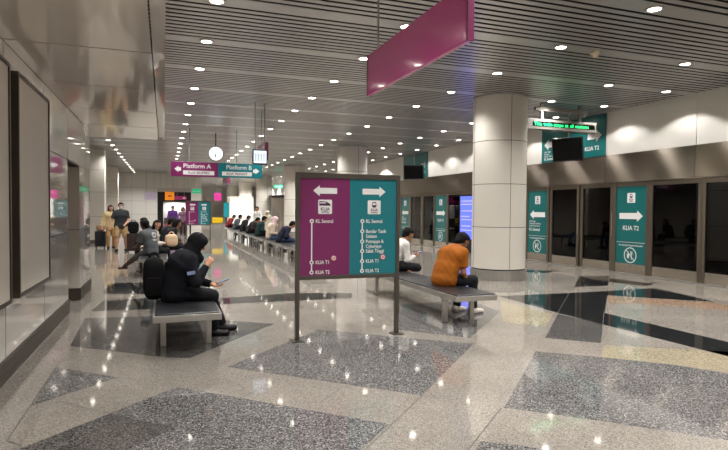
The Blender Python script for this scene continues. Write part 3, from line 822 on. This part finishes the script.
def person(label, loc, rotz, seat=.42, group=None, s=1., lean=10, hunch=8, nod=10, turn=0, twist=0,
           hands=((.30, .10, .62), (.30, -.10, .62)), feet=((.46, .11, 0), (.46, -.11, 0)), elbow_out=.5, knee_out=.15,
           shirt=(60, 60, 60), sleeve=1., trousers=(20, 20, 24), leg=1., shoes=(20, 20, 20), skin_rgb=(150, 104, 78), hair='short',
           scarf=None, mask=False, female=False, fine=False, curl=.35, hold=.5, legs_pose=None, girth=1., palms=None, loose=0., baggy=0.):
    h = .0125 if fine else .021
    t = thing('person', label, 'person', loc, group, rotz); ORG[t] = Vector((0, 0, 0))
    R = math.radians
    up, fw, sd = V(0, 0, 1), V(1, 0, 0), V(0, 1, 0)
    zp = seat + .095 if seat is not None else .90 * s
    P = V(0, 0, zp)
    dirz = lambda a: V(math.sin(R(a)), 0, math.cos(R(a)))
    u1, u2, u3 = dirz(lean), dirz(lean + hunch), dirz(lean + hunch * 2.2)
    W = P + u1 * .17 * s; C = W + u2 * .20 * s; N = C + u3 * .125 * s
    st = V(-math.sin(R(twist)), math.cos(R(twist)), 0)
    nd = lean * .45 + hunch * 1.2 + nod * .4
    u4 = dirz(nd)
    ha = R(nod); hu = V(math.sin(ha), 0, math.cos(ha)); hf0 = V(math.cos(ha), 0, -math.sin(ha)); hs0 = sd
    hf = hf0 * math.cos(R(turn)) + hs0 * math.sin(R(turn)); hs = np.cross(hu, hf)
    Nk = N + u4 * .055 * s; H = Nk + hu * .115 * s + hf * .015
    sw = (.165 if female else .18) * s
    Sh = [N - u3 * .055 * s + st * sw, N - u3 * .055 * s - st * sw]
    Hp = [P + sd * .088 * s, P - sd * .088 * s]
    la, lf, lt, ls = .285 * s, .25 * s, .43 * s, .41 * s
    El, Wr, Kn, An = [], [], [], []
    for i, sg in ((0, 1), (1, -1)):
        e, w_ = ik(Sh[i], np.asarray(hands[i], np.float32), la, lf, V(-.35, sg * elbow_out, -.8)); El.append(e); Wr.append(w_)
        if legs_pose: k_, a_ = [np.asarray(q, np.float32) for q in legs_pose[i]]
        else:
            a_ = np.asarray(feet[i], np.float32) + V(0, 0, .085 * s); k_, a_ = ik(Hp[i], a_, lt, ls, V(1., sg * knee_out, .35 if seat is not None else 0))
        Kn.append(k_); An.append(a_)
    ft = []
    for i in (0, 1):
        d = (An[i] - Kn[i]); fd = unit(V(1, (.12, -.12)[i], 0)) if not legs_pose else unit(V(.3, (-1, 1)[i], -.1))
        ft.append(fd)
    G = girth
    def torso(F, e=0., k=.05):
        F.bone(P + V(0, 0, .0), W, .112 * s * G + e, .100 * s * G + e, sd, 1.42, k); F.bone(W, C, .100 * s * G + e, .116 * s * G + e, st, 1.38, k)
        F.bone(C, N - u3 * .05 * s, .114 * s * G + e, .078 * s + e, st, 1.55, k)
        for i in (0, 1): F.bone(N - u3 * .025 * s, Sh[i], .050 * s + e, .054 * s + e, None, 1, k)
        if female: F.bone(C + fw * .07 + st * .065, C + fw * .075 + st * .06, .055 + e, .05 + e, None, 1, .04); F.bone(C + fw * .07 - st * .065, C + fw * .075 - st * .06, .055 + e, .05 + e, None, 1, .04)
    # body -------------------------------------------------------------
    B = Field(); torso(B, -.012)
    B.bone(N - u3 * .03, Nk + hu * .03, .056 * s, .052 * s, None, 1, .03)
    hr = .094 * s
    B.bone(H + hu * .022 - hf * .018, H + hu * .022 + hf * .012, hr * .87, hr * .84, hs, .95, .03)      # cranium
    B.bone(H - hu * .01 + hf * .02, H - hu * .082 + hf * .052, hr * .66, hr * .36, hs, 1.05, .04)       # jaw
    B.bone(H + hu * .012 + hf * .083, H - hu * .026 + hf * .101, .010, .015, None, 1, .014)           # nose
    for q in (1, -1): B.bone(H + hs * .079 * q * s + hu * .016 - hf * .006, H + hs * .083 * q * s - hu * .022 - hf * .004, .014, .011, hf, 1.25, .01)   # ears
    for i in (0, 1):
        B.bone(Sh[i], El[i], .050 * s, .040 * s, None, 1, .03); B.bone(El[i], Wr[i], .041 * s, .027 * s, None, 1, .02)
        B.bone(Hp[i], Kn[i], .086 * s, .056 * s, None, 1, .04); B.bone(Kn[i] + (An[i] - Kn[i]) * .0, Kn[i] + (An[i] - Kn[i]) * .35, .054 * s, .056 * s, None, 1, .03)
        B.bone(Kn[i] + (An[i] - Kn[i]) * .35, An[i], .056 * s, .036 * s, None, 1, .03)
        B.bone(An[i] - V(0, 0, .035) - ft[i] * .045, An[i] - V(0, 0, .052) + ft[i] * .14, .034, .026, np.cross(up, ft[i]), 1.4, .03)
    lo, hi = B.bounds()
    vs, fs = surface(B.ev, lo, hi, h)
    vs = vs.tolist(); fs = fs.tolist(); mi = [0] * len(fs)
    def ext(v, f, m_):
        n = len(vs); vs.extend([list(map(float, q)) for q in v]); fs.extend([[i + n for i in q] for q in f]); mi.extend([m_] * len(f))
    for i, sg in ((0, 1), (1, -1)):          # hands, five fingers each
        hv, hfa = hand_mesh(curl, hold)
        x = unit(Wr[i] - El[i])
        pn = -up if palms is None else np.asarray(palms[i], np.float32)
        z = -unit(pn - x * float(pn @ x)); y = np.cross(z, x)
        ym = y if float(y @ V(0, -sg, 0)) >= 0 or palms is not None else -y
        if palms is not None: ym = y if i == 1 else -y
        q = hv * s * .96
        ext(Wr[i] + q[:, :1] * x + q[:, 1:2] * ym + q[:, 2:] * z, [list(r) for r in hfa], 0)
    for q in (1, -1):
        ext(*ellipsoid(H + hu * .014 + hf * .081 + hs * .032 * q, (.009, .014, .008), (hf, hs, hu), 6), 1)
        ext(*ellipsoid(H + hu * .014 + hf * .088 + hs * .031 * q, (.004, .0065, .0065), (hf, hs, hu), 5), 2)
        ext(*ellipsoid(H + hu * .034 + hf * .084 + hs * .033 * q, (.006, .019, .004), (hf, hs, hu), 5), 4)
    ext(*ellipsoid(H - hu * .052 + hf * .089, (.006, .023, .007), (hf, hs, hu), 6), 3)
    add_mesh('body', vs, fs, [skin(skin_rgb), M['eye_white'], M['iris'], M['lips'], M['hair']], t, mi)
    def garment(name, F, m, cut=None, wr=.003, hh=None):
        def fn(Q):
            f = F.ev(Q)
            f = f + wr * (np.sin(Q[..., 0] * 41 + Q[..., 2] * 23 + 2 * np.sin(Q[..., 1] * 19)) * np.sin(Q[..., 2] * 31 - Q[..., 1] * 27))
            return f if cut is None else cut(Q, f)
        lo, hi = F.bounds(); v, f_ = surface(fn, lo, hi, hh or h)
        if len(v): return add_mesh(name, v, f_, m, t)
    # trousers ---------------------------------------------------------
    T = Field(); e = .014 + baggy
    U0 = P - u1 * .05; T.bone(P, P + u1 * .1 * s, .112 * s * G + e * .6, .108 * s * G + e * .6, sd, 1.42, .05)
    for i in (0, 1):
        T.bone(Hp[i], Kn[i], .088 * s + e, .060 * s + e, None, 1, .045, cap=leg < .5)
        if leg > .5:
            tgt = Kn[i] + (An[i] - Kn[i]) * (1.0 if leg >= 1 else leg); T.bone(Kn[i], tgt, .060 * s + e, .050 * s + e * .7, None, 1, .03, cap=True)
    garment('trousers', T, cloth(trousers))
    # shirt ------------------------------------------------------------
    U = Field(); torso(U, .010 + loose)
    if seat is None: U.bone(P - V(0, 0, .24), P, .118 * s * G + .012 + loose, .116 * s * G + .012 + loose, sd, 1.42, .05)
    for i in (0, 1):
        if sleeve > .5:
            U.bone(Sh[i], El[i], .056 * s + .012 + loose * .5, .046 * s + .012 + loose * .5, None, 1, .03); U.bone(El[i], El[i] + (Wr[i] - El[i]) * .96, .046 * s + .012 + loose * .5, .032 * s + .010, None, 1, .02, cap=True)
        elif sleeve > 0: U.bone(Sh[i], Sh[i] + (El[i] - Sh[i]) * .74, .058 * s + .012, .054 * s + .016, None, 1, .03, cap=True)
    def neck(Q, f):      # round neckline
        d = Q - (N + u4 * .055 * s); f = np.maximum(f, zp - .13 - Q[..., 2]) if seat is None else f; return np.maximum(f, np.where(True, .064 * s - np.sqrt((d * d).sum(-1)), 0))
    garment('shirt', U, cloth(shirt), neck)
    # shoes ------------------------------------------------------------
    if shoes:
        for i in (0, 1):
            F = Field(); lat = np.cross(up, ft[i])
            F.bone(An[i] - V(0, 0, .022) - ft[i] * .035, An[i] - V(0, 0, .04) + ft[i] * .02, .050, .048, None, 1, .03)
            F.bone(An[i] - V(0, 0, .045) - ft[i] * .05, An[i] - V(0, 0, .052) + ft[i] * .155, .040, .035, lat, 1.3, .03)
            zf = float(An[i][2]) - .084
            garment('shoe', F, cloth(shoes, .5), lambda Q, f, zf=zf: np.maximum(f, zf - Q[..., 2]), 0, .012)
    # hair, scarf, mask ------------------------------------------------
    if scarf:
        F = Field(); F.bone(H + hu * .025 - hf * .02, H + hu * .022 + hf * .02, hr * 1.10, hr * 1.06, hs, .98, .04)
        F.bone(H - hu * .02 - hf * .01, Nk - hf * .01, hr * 1.02, hr * .95, hs, 1.0, .05)
        F.bone(Nk, N - u3 * .06 - fw * .01, hr * .92, .115 * s, st, 1.35, .06); F.bone(H - hu * .09 + hf * .03, N + fw * .10 - up * .05, hr * .55, .07 * s, st, 1.2, .05)
        def face(Q, f):
            d = Q - (H - hu * .018 + hf * .085); a = d @ hs; b = d @ hu; c_ = d @ hf
            return np.maximum(f, -(np.sqrt((a / .82) ** 2 + (b / 1.12) ** 2 + (np.minimum(c_, 0) / .62) ** 2) - .078 * s))
        garment('headscarf', F, cloth(scarf), face, .003)
    elif hair:
        F = Field(); F.bone(H + hu * .034 - hf * .03, H + hu * .045 + hf * .012, hr * .98, hr * .90, hs, .98, .03)
        if hair == 'long':
            F.bone(H - hf * .045, N - fw * .075 - up * .10, hr * .86, hr * .62, hs, 1.2, .05)
            for q in (1, -1): F.bone(H + hs * .07 * q, N + hs * .085 * q - up * .03, .04, .04, None, 1, .03)
        elif hair == 'bob':
            for q in (1, -1): F.bone(H + hs * .072 * q + hu * .02 - hf * .02, H + hs * .078 * q - hu * .08 - hf * .02, .036, .036, None, 1, .03)
            F.bone(H - hf * .05, H - hf * .06 - hu * .08, hr * .7, hr * .62, hs, 1.2, .05)
        else:
            F.bone(H - hf * .045 + hu * .01, H - hf * .060 - hu * .055, hr * .80, hr * .56, hs, 1.15, .04)
        def hc(Q, f):
            d = Q - H; a = (d @ hf) - .38 * (d @ hu) - .030; b = np.abs(d @ hs) - .068
            keep = (np.maximum(a, 0) if hair == 'short' else a)
            return np.maximum(f, np.where(True, np.minimum((d @ hf) - .036 * s, .066 * s - (d @ hu)), 0))
        garment('hair', F, M['hair'], hc, .004)
    if mask:
        F = Field(); F.bone(H - hu * .022 + hf * .062, H - hu * .070 + hf * .058, .046, .038, hs, 1.25, .03)
        garment('face_mask', F, M['mask'], None, 0, .01)
    return t, dict(H=H, N=N, P=P, C=C, Sh=Sh, El=El, Wr=Wr, Kn=Kn, An=An, hf=hf, hu=hu)

def world_of(p, loc, rotz):
    c, s_ = math.cos(rotz), math.sin(rotz); return (loc[0] + c * p[0] - s_ * p[1], loc[1] + s_ * p[0] + c * p[1], loc[2] + p[2])

# woman in the black headscarf, near left
W_LOC, W_ROT = (.12, 6.78, 0), 0.0
w_t, w_j = person('person in black headscarf and navy jacket seated near left, looking down at a phone', W_LOC, W_ROT, fine=True, s=.97, lean=11, hunch=9, nod=30,
    hands=((.42, .10, .59), (.35, -.12, .84)), feet=((.55, .14, 0), (.43, -.10, 0)), elbow_out=.35, shirt=(16, 18, 27), trousers=(14, 15, 21), shoes=(12, 12, 13),
    skin_rgb=(196, 142, 110), scarf=(12, 13, 18), female=True, curl=.5, hold=.9, girth=1.24, loose=.026, palms=((0, -.2, 1), (.3, .9, .2)))
fr = Fr(world_of((w_j['Sh'][1] + (w_j['El'][1] - w_j['Sh'][1]) * .55), W_LOC, W_ROT), (1, 0, .15), (-.15, 0, 1))
m = MB(); fr.rrect(m, -.055, .035, -.018, .018, .008, .07, .096); b_ = m.build('sleeve_badge', cloth((150, 165, 200))); b_.parent = w_t; b_.location = Vector((0, 0, 0)); b_.matrix_parent_inverse = Matrix.Translation(-Vector(W_LOC))
# man in the orange shirt
O_LOC, O_ROT = (3.80, 7.02, 0), math.radians(12)
o_t, o_j = person('person in orange T-shirt seated on the bench in front of the big column, head bowed', O_LOC, O_ROT, fine=True, s=1.0, lean=16, hunch=13, nod=40,
    hands=((.42, .10, .50), (.36, -.10, .50)), feet=((.34, .10, 0), (.44, -.14, 0)), elbow_out=.3, shirt=(148, 82, 14), sleeve=.4, trousers=(18, 18, 22), shoes=(206, 196, 186),
    skin_rgb=(150, 100, 72), hair='short', curl=.5, hold=.8, girth=1.2, loose=.014, palms=((0, -.3, 1), (0, .3, 1)))
# man in the white shirt, legs crossed on the bench
H_LOC, H_ROT = (3.86, 9.02, 0), math.radians(2)
h_t, h_j = person('person in white long-sleeved shirt sitting cross-legged on the bench, looking at a phone', H_LOC, H_ROT, fine=True, s=.97, lean=12, hunch=12, nod=34,
    hands=((.38, .05, .70), (.38, -.08, .68)), legs_pose=(((.34, .26, .50), (.16, -.10, .50)), ((.34, -.26, .50), (.22, .12, .47))), elbow_out=.35,
    shirt=(216, 214, 208), trousers=(18, 18, 22), shoes=None, skin_rgb=(160, 112, 84), curl=.5, hold=.9, palms=((0, -.3, 1), (0, .3, 1)))
# barefoot boy in grey
B_LOC, B_ROT = (-.27, 13.5, 0), math.radians(140)
b_t, b_j = person('person in grey T-shirt with a white back print, seated barefoot with one leg stretched out', B_LOC, B_ROT, fine=True, s=.98, lean=8, hunch=8, nod=22,
    hands=((.40, .10, .60), (.34, -.12, .60)), feet=((.93, .06, -.02), (.42, -.14, -.03)), shirt=(88, 92, 94), sleeve=.4, trousers=(84, 84, 88), leg=.4, shoes=None, skin_rgb=(74, 46, 36), loose=.014)
c, s_ = math.cos(B_ROT), math.sin(B_ROT)
bk = world_of(b_j['C'] - V(.135, 0, 0), B_LOC, B_ROT)
fr = Fr(bk, (s_, -c, 0), (.12 * c, .12 * s_, 1))
m = MB(); fr.hoop(m, 0, .03, .05, .062, -.03, .024, 20)
for q in (-.03, 0, .03): fr.rect(m, -.04, .04, .025 + q, .036 + q, -.03, .024)
fr.rect(m, -.07, .07, -.075, -.06, -.03, .024); fr.rect(m, -.05, .05, -.1, -.09, -.03, .024)
b_ = m.build('back_print', M['white']); b_.parent = b_t; b_.matrix_parent_inverse = (Matrix.Translation(Vector(B_LOC)) @ Matrix.Rotation(B_ROT, 4, 'Z')).inverted()
# woman beside him
person('person with long dark hair and white sleeves beside the barefoot one, face turned sideways', (-.36, 14.3, 0), math.radians(-12), s=.96, lean=16, hunch=6, nod=8, turn=-62,
    hands=((.34, .08, .66), (.36, -.12, .66)), shirt=(210, 204, 198), trousers=(22, 22, 26), skin_rgb=(188, 138, 112), hair='long', female=True, fine=True, curl=.6)
soft_bag_later = ((.17, 14.15, .74), .3, .2, .3)
# couple with luggage
person('standing person in dark grey shirt, khaki shorts and face mask pushing luggage', (-1.42, 21.0, 0), math.radians(-84), seat=None, s=1.02, lean=2, hunch=3, nod=4,
    hands=((.30, .14, .98), (.18, -.34, .88)), feet=((.02, .16, 0), (.18, -.15, 0)), shirt=(54, 58, 60), sleeve=.4, trousers=(176, 146, 104), leg=.4, baggy=.022, shoes=(30, 28, 28), skin_rgb=(190, 142, 116), mask=True, fine=True, girth=1.12, loose=.012)
person('standing person in cream top and tan trousers just behind the one in khaki shorts', (-1.88, 22.6, 0), math.radians(-80), seat=None, s=.97, lean=2, hunch=3, nod=4,
    hands=((.12, .26, .86), (.1, -.30, .82)), feet=((-.02, .10, 0), (.12, -.10, 0)), shirt=(214, 190, 142), trousers=(166, 128, 84), shoes=(40, 34, 30), skin_rgb=(196, 150, 122), hair='bob', female=True, loose=.012)
# right-hand row of benches, nearest first
RB = [(18.0, (24, 27, 44), (46, 60, 86), 'short', None, 'person in navy seated bent forward nearest the totem sign post', (24, 16, 40)),
      (19.9, (206, 186, 166), (92, 120, 158), None, (204, 176, 178), 'person in pale pink headscarf and cream top seated on the right-hand benches', (8, 8, 20)),
      (22.4, (24, 48, 46), (24, 24, 28), 'short', None, 'person in dark green seated left of the pale pink headscarf', (12, 10, 22)),
      (25.1, (40, 34, 34), (26, 24, 26), 'short', None, 'person in dark brown leaning forward left of the dark green shirt', (24, 14, 36)),
      (27.2, (24, 24, 28), (26, 24, 26), 'short', None, 'person in black seated fourth from the left in the right-hand row', (14, 12, 30)),
      (30.2, (70, 74, 78), (34, 34, 38), 'short', None, 'person in grey seated next to the red jacket in the right-hand row', (14, 12, 22)),
      (33.7, (120, 30, 34), (30, 26, 30), 'short', None, 'person in red jacket at the far end of the right-hand row', (20, 14, 30))]
for y, sh, trs, hr_, sc, lb, (le, hu_, no) in RB:
    person(lb, (3.60, y, 0), math.radians(random.uniform(-12, 14)), lean=le, hunch=hu_, nod=no, shirt=sh, trousers=trs, hair=hr_, scarf=sc, skin_rgb=(170, 122, 94), loose=.012, girth=1.08)
person('standing person in white shirt behind the right-hand row of benches', (5.05, 31.6, 0), math.radians(-140), seat=None, shirt=(214, 212, 206), trousers=(40, 40, 46), hands=((.1, .25, .85), (.1, -.25, .85)), feet=((0, .1, 0), (0, -.1, 0)), skin_rgb=(160, 112, 84), lean=2, hunch=3)
person('standing person in a pale scarf and cream dress behind the right-hand benches', (5.0, 28.0, 0), math.radians(-120), seat=None, s=.86, shirt=(196, 188, 170), trousers=(186, 176, 158), scarf=(196, 186, 166), hands=((.1, .22, .72), (.1, -.22, .72)), feet=((0, .1, 0), (0, -.1, 0)), lean=2, hunch=3, skin_rgb=(180, 134, 106))
# people farther along the left benches
for x, y, rot, sh, trs, hr_, lb in ((-.05, 16.9, -8, (34, 34, 38), (30, 28, 30), 'short', 'person in black seated on the left bench behind the white sleeves'),
                               (.0, 18.3, 10, (62, 48, 42), (40, 34, 34), 'bob', 'person in brown seated second beyond the white sleeves'),
                               (-.3, 17.6, 176, (44, 48, 60), (30, 28, 30), 'short', 'person in slate blue facing left behind the barefoot boy'),
                               (.06, 15.4, 6, (22, 22, 26), (24, 24, 28), 'bob', 'person in black just right of the cream handbag on the left benches'),
                               (-.02, 19.4, 0, (150, 34, 44), (48, 48, 70), 'short', 'person in red seated farthest on the left benches')):
    person(lb, (x, y, 0), math.radians(rot), lean=14, hunch=10, nod=20, shirt=sh, trousers=trs, hair=hr_, skin_rgb=(160, 112, 86), loose=.01)
person('distant standing person in purple in front of the kiosk', (.45, 32, 0), math.radians(-90), seat=None, shirt=(86, 48, 120), trousers=(40, 30, 50), hands=((.1, .22, .82), (.1, -.22, .82)), feet=((0, .1, 0), (.05, -.1, 0)), lean=2, hunch=3)
person('distant standing person in mauve right of the purple one', (1.02, 33, 0), math.radians(-90), seat=None, s=.96, shirt=(130, 96, 120), trousers=(60, 40, 46), hair='bob', hands=((.1, .22, .82), (.1, -.22, .82)), feet=((0, .1, 0), (.05, -.1, 0)), lean=2, hunch=3)
#PEOPLE_END#

# ------------------------------------------------------------------ luggage and phones
def suitcase(x, y, w, d, z0, z1, m, label, rot=0, handle=True):
    t = thing('suitcase', label, 'suitcase', (x, y, 0))
    MB().bbox(x - w / 2, x + w / 2, y - d / 2, y + d / 2, z0, z1, .04).build('shell', m, t, True)
    r = MB()
    for k in range(5): r.bbox(x - w * .4 + k * w * .19, x - w * .36 + k * w * .19, y - d / 2 - .008, y - d / 2 + .01, z0 + .06, z1 - .06, .003)
    r.build('ribs', m, t)
    for sx in (-1, 1):
        for sy in (-1, 1):
            MB().tube((x + sx * (w / 2 - .05) - .015, y + sy * (d / 2 - .05), .035), (x + sx * (w / 2 - .05) + .015, y + sy * (d / 2 - .05), .035), .035, 12).build('wheel', M['black'], t, True)
    if handle:
        h = MB()
        for sx in (-1, 1): h.tube((x + sx * .1, y + d * .3, z1 - .02), (x + sx * .1, y + d * .3, z1 + .3), .01, 8)
        h.tube((x - .12, y + d * .3, z1 + .3), (x + .12, y + d * .3, z1 + .3), .015, 8); h.build('pull_handle', M['alu'], t)
    return t
M['case_brown'] = mat('case_dark_brown', (52, 36, 34), .4); M['case_navy'] = mat('case_navy', (26, 28, 38), .5)
M['bag_black'] = vary(mat('bag_fabric', (12, 12, 14), .85, spec=.2), 40, .15, bump=.2)
M['bag_cream'] = mat('bag_cream', (226, 196, 160), .6); M['bag_tan'] = mat('bag_tan', (150, 122, 92), .7)
suitcase(-.985, 20.35, .42, .28, .06, .66, M['case_brown'], 'dark brown suitcase pushed by the person in the face mask', handle=False)
suitcase(-2.27, 23.0, .38, .26, .06, .64, M['case_navy'], 'navy suitcase at the far left with a tan bag on top', handle=False)

def soft_bag(name, c, sx, sy, sz, m, label, cat):
    t = thing(name, label, cat, (c[0], c[1], c[2] - sz / 2))
    bm = bmesh.new(); bmesh.ops.create_icosphere(bm, subdivisions=3, radius=1)
    for v in bm.verts:
        q = v.co.copy(); e = .62
        q = Vector([math.copysign(abs(a) ** e, a) for a in q]); v.co = Vector((c[0] + q.x * sx / 2, c[1] + q.y * sy / 2, c[2] + q.z * sz / 2)) * 1.0
        v.co += Vector((math.sin(q.z * 7), math.cos(q.x * 6), math.sin(q.y * 8))) * sx * .015
    b = MB(); bm.verts.index_update(); b.add([v.co for v in bm.verts], [[v.index for v in f.verts] for f in bm.faces]); bm.free()
    b.build('body', m, t, True)
    p = MB(); p.bbox(c[0] - sx * .34, c[0] + sx * .34, c[1] - sy * .56, c[1] - sy * .42, c[2] - sz * .36, c[2] + sz * .05, .02); p.build('pocket', m, t, True)
    h = MB(); n = 8
    pts = [Vector((c[0] + math.cos(PI * i / n) * sx * .2, c[1], c[2] + sz * .47 + math.sin(PI * i / n) * .06)) for i in range(n + 1)]
    for a, b_ in zip(pts, pts[1:]): h.tube(a, b_, .012, 8)
    h.build('carry_handle', m, t, True)
    return t
soft_bag('travel_bag', (-.985, 20.33, .86), .36, .26, .42, M['bag_black'], 'black bag stacked on the dark brown suitcase', 'bag')
soft_bag('travel_bag', (-2.27, 23.0, .76), .3, .22, .24, M['bag_tan'], 'tan bag sitting on the navy suitcase at the far left', 'bag')
soft_bag('backpack', (-.11, 6.86, .69), .25, .36, .50, M['bag_black'], 'black backpack behind the woman in the headscarf', 'backpack')

def phone(c, d, up, label):
    t = thing('mobile_phone', label, 'mobile phone', c)
    d = Vector(d).normalized(); n = Vector(up).normalized(); s = n.cross(d).normalized(); n = d.cross(s)
    fr = Fr(c, d, s)
    b = MB(); fr.rrect(b, -.075, .075, -.036, .036, .01, -.008, 0); b.build('body', M['black'], t)
    b = MB(); fr.rrect(b, -.07, .07, -.032, .032, .006, .0003, .001); b.build('screen', M['phone_screen'], t)
M['phone_screen'] = mat('phone_screen', (120, 140, 170), .2, emit=.5)
wp = world_of(w_j['Wr'][0] + V(.13, -.02, .04), W_LOC, W_ROT)
phone(wp, (1, -.15, .35), (-.5, 0, .85), 'phone in the hand of the person in the black headscarf')
hp = world_of(h_j['Wr'][0] + V(.11, -.05, .05), H_LOC, H_ROT)
phone(hp, (1, -.1, .3), (-.5, 0, .85), 'phone held by the person in the white shirt')
soft_bag('handbag', *soft_bag_later, M['bag_cream'], 'cream handbag on the lap of the person with white sleeves', 'bag')

# ------------------------------------------------------------------ distant kiosk, lifts, signs, barrier
def kiosk():
    t = thing('ticket_kiosk', 'distant dark fronted kiosk with a grey canopy at the end of the hall', 'kiosk', (.6, 36, 0))
    MB().box(-.4, 1.62, 36, 38, 2.56, 2.8).build('canopy', M['alu'], t)
    MB().box(-.3, 1.55, 36.1, 37.9, 1.95, 2.56).build('fascia', M['fascia_black'], t)
    for x in (-.38, 1.5): MB().box(x, x + .1, 36.05, 36.15, 0, 2.56).build('post', M['black'], t)
    MB().box(-.3, -.05, 36.2, 37.9, 0, 1.95).build('side_panel', M['fascia_black'], t)
    MB().box(-.05, 1.5, 37.8, 37.9, 0, 1.95).build('back_panel', M['far_panel'], t)
    l = bpy.data.lights.new('kiosk_fill_light', 'AREA'); l.energy = 40; l.size = 1; lo_ = link(bpy.data.objects.new('kiosk_fill_light', l)); lo_.location = (.7, 37.2, 1.93)  # unseen fill light, added to brighten the kiosk's back panel
    MB().bbox(.0, 1.4, 36.9, 37.3, 0, .95, .01).build('counter', M['mullion'], t)
kiosk()
def hung(name, label, x0, x1, y, z0, z1, m, face=None):
    t = thing(name, label, 'sign', ((x0 + x1) / 2, y, z0))
    MB().bbox(x0, x1, y, y + .08, z0, z1, .004).build('panel', m, t)
    for q in (.2, .8):
        x = x0 + (x1 - x0) * q; MB().tube((x, y + .04, z1 - .005), (x, y + .04, ZC), .01, 6).build('hanging_rod', M['rod'], t)
    return t
t = hung('hanging_sign', 'orange square sign on the distant kiosk', .06, .6, 35.8, 2.05, 2.55, M['orange_sign']); mm = MB(); FACE_CAM(0, 35.8, 0).arrow(mm, .22, .44, 2.3, .13, False); mm.build('arrow', M['ink'], t)
t = hung('hanging_sign', 'small magenta strip sign with an arrow right of the orange sign', .62, 1.32, 35.8, 2.08, 2.3, M['magenta']); mm = MB(); FACE_CAM(0, 35.8, 0).arrow(mm, 1.1, 1.26, 2.19, .13, True); mm.build('arrow', M['white'], t)
t = hung('exit_sign', 'green lit exit sign right of the distant kiosk', 1.66, 2.2, 36, 2.5, 2.78, M['exit']); text(FACE_CAM(0, 36, 0), 'KELUAR', 1.93, 2.58, .12, M['white'], t, align='CENTER', w=.003, bold=.02)
hung('hanging_sign', 'pale lilac hanging panel left of the distant kiosk', -1.14, -.42, 36, 2.06, 2.54, M['lilac'])
M['magenta_lit'] = mat('magenta_lit', (214, 60, 150), .4, emit=.35)
hung('hanging_sign', 'bright magenta square sign above the yellow barrier', 2.75, 3.15, 33, 2.02, 2.46, M['magenta_lit'])
t = hung('exit_sign', 'green exit sign between the columns above the dark lift', 7.55, 8.2, 40, 3.1, 3.32, M['exit']); text(FACE_CAM(0, 40, 0), 'KELUAR', 7.875, 3.16, .12, M['white'], t, align='CENTER', w=.003, bold=.02)

def lift(x0, x1, y, z1, m, label, dark):
    t = thing('lift_shaft', label, 'lift', ((x0 + x1) / 2, y, 0))
    fm = MB()
    for x in (x0, x1 - .1): fm.box(x, x + .1, y, y + .1, 0, z1)
    for x in (x0, x1 - .1): fm.box(x, x + .1, y + 1.6, y + 1.7, 0, z1)
    fm.build('frame', m, t)
    MB().box(x0, x1, y, y + 1.7, z1, z1 + .16).build('header', M['fascia_black'] if dark else m, t)
    w = (x1 - x0 - .2)
    MB().box(x0 + .1, x0 + .1 + w / 2 - .005, y + .03, y + .06, 0, z1).build('door', M['kick'] if dark else M['pale_glass'], t)
    MB().box(x0 + .1 + w / 2 + .005, x1 - .1, y + .03, y + .06, 0, z1).build('door', M['kick'] if dark else M['pale_glass'], t)
    MB().box(x0 + .02, x1 - .02, y + 1.5, y + 1.6, 0, z1).build('back_panel', M['far_panel'], t)
pg = mat('pale_glass', (226, 230, 226), .12)
M['pale_glass'] = pg
lift(4.95, 6.85, 45, 2.4, M['column'], 'pale framed glass lift among the distant columns', False)
lift(7.35, 8.75, 40, 2.4, M['alu'], 'steel lift with a dark header left of the third column', True)
t = thing('information_panel', 'narrow teal upright panel left of the pale glass lift', 'sign', (4.7, 45, 0))
MB().box(4.5, 4.9, 45, 45.08, .9, 2.05).build('panel', M['teal'], t)
for x in (4.52, 4.84): MB().box(x, x + .04, 45.02, 45.06, 0, .9).build('leg', M['alu'], t)
t = thing('safety_barrier', 'yellow plastic barrier beyond the far end of the bench row', 'barrier', (2.85, 32, 0))
MB().bbox(2.55, 3.15, 32, 32.05, .72, 1.04, .01).build('panel', M['yellow'], t)
for x in (2.58, 3.08):
    lg = MB().box(x, x + .04, 31.9, 32.15, 0, .04).build('foot', M['rod'], t)
    MB().box(x, x + .04, 32.0, 32.04, .04, .72).build('leg', M['rod'], t)

# ------------------------------------------------------------------ world and view
w = bpy.data.worlds.new('world'); S.world = w; w.use_nodes = True
w.node_tree.nodes['Background'].inputs['Color'].default_value = (.9, .93, 1, 1); w.node_tree.nodes['Background'].inputs['Strength'].default_value = .02
S.view_settings.view_transform = 'Standard'; S.view_settings.look = 'None'; S.view_settings.gamma = 1; S.view_settings.use_curve_mapping = False
S.view_settings.exposure = 0.36
S.cycles.use_denoising = True; S.cycles.max_bounces = 8; S.cycles.sample_clamp_indirect = 6; S.cycles.caustics_reflective = False; S.cycles.caustics_refractive = False
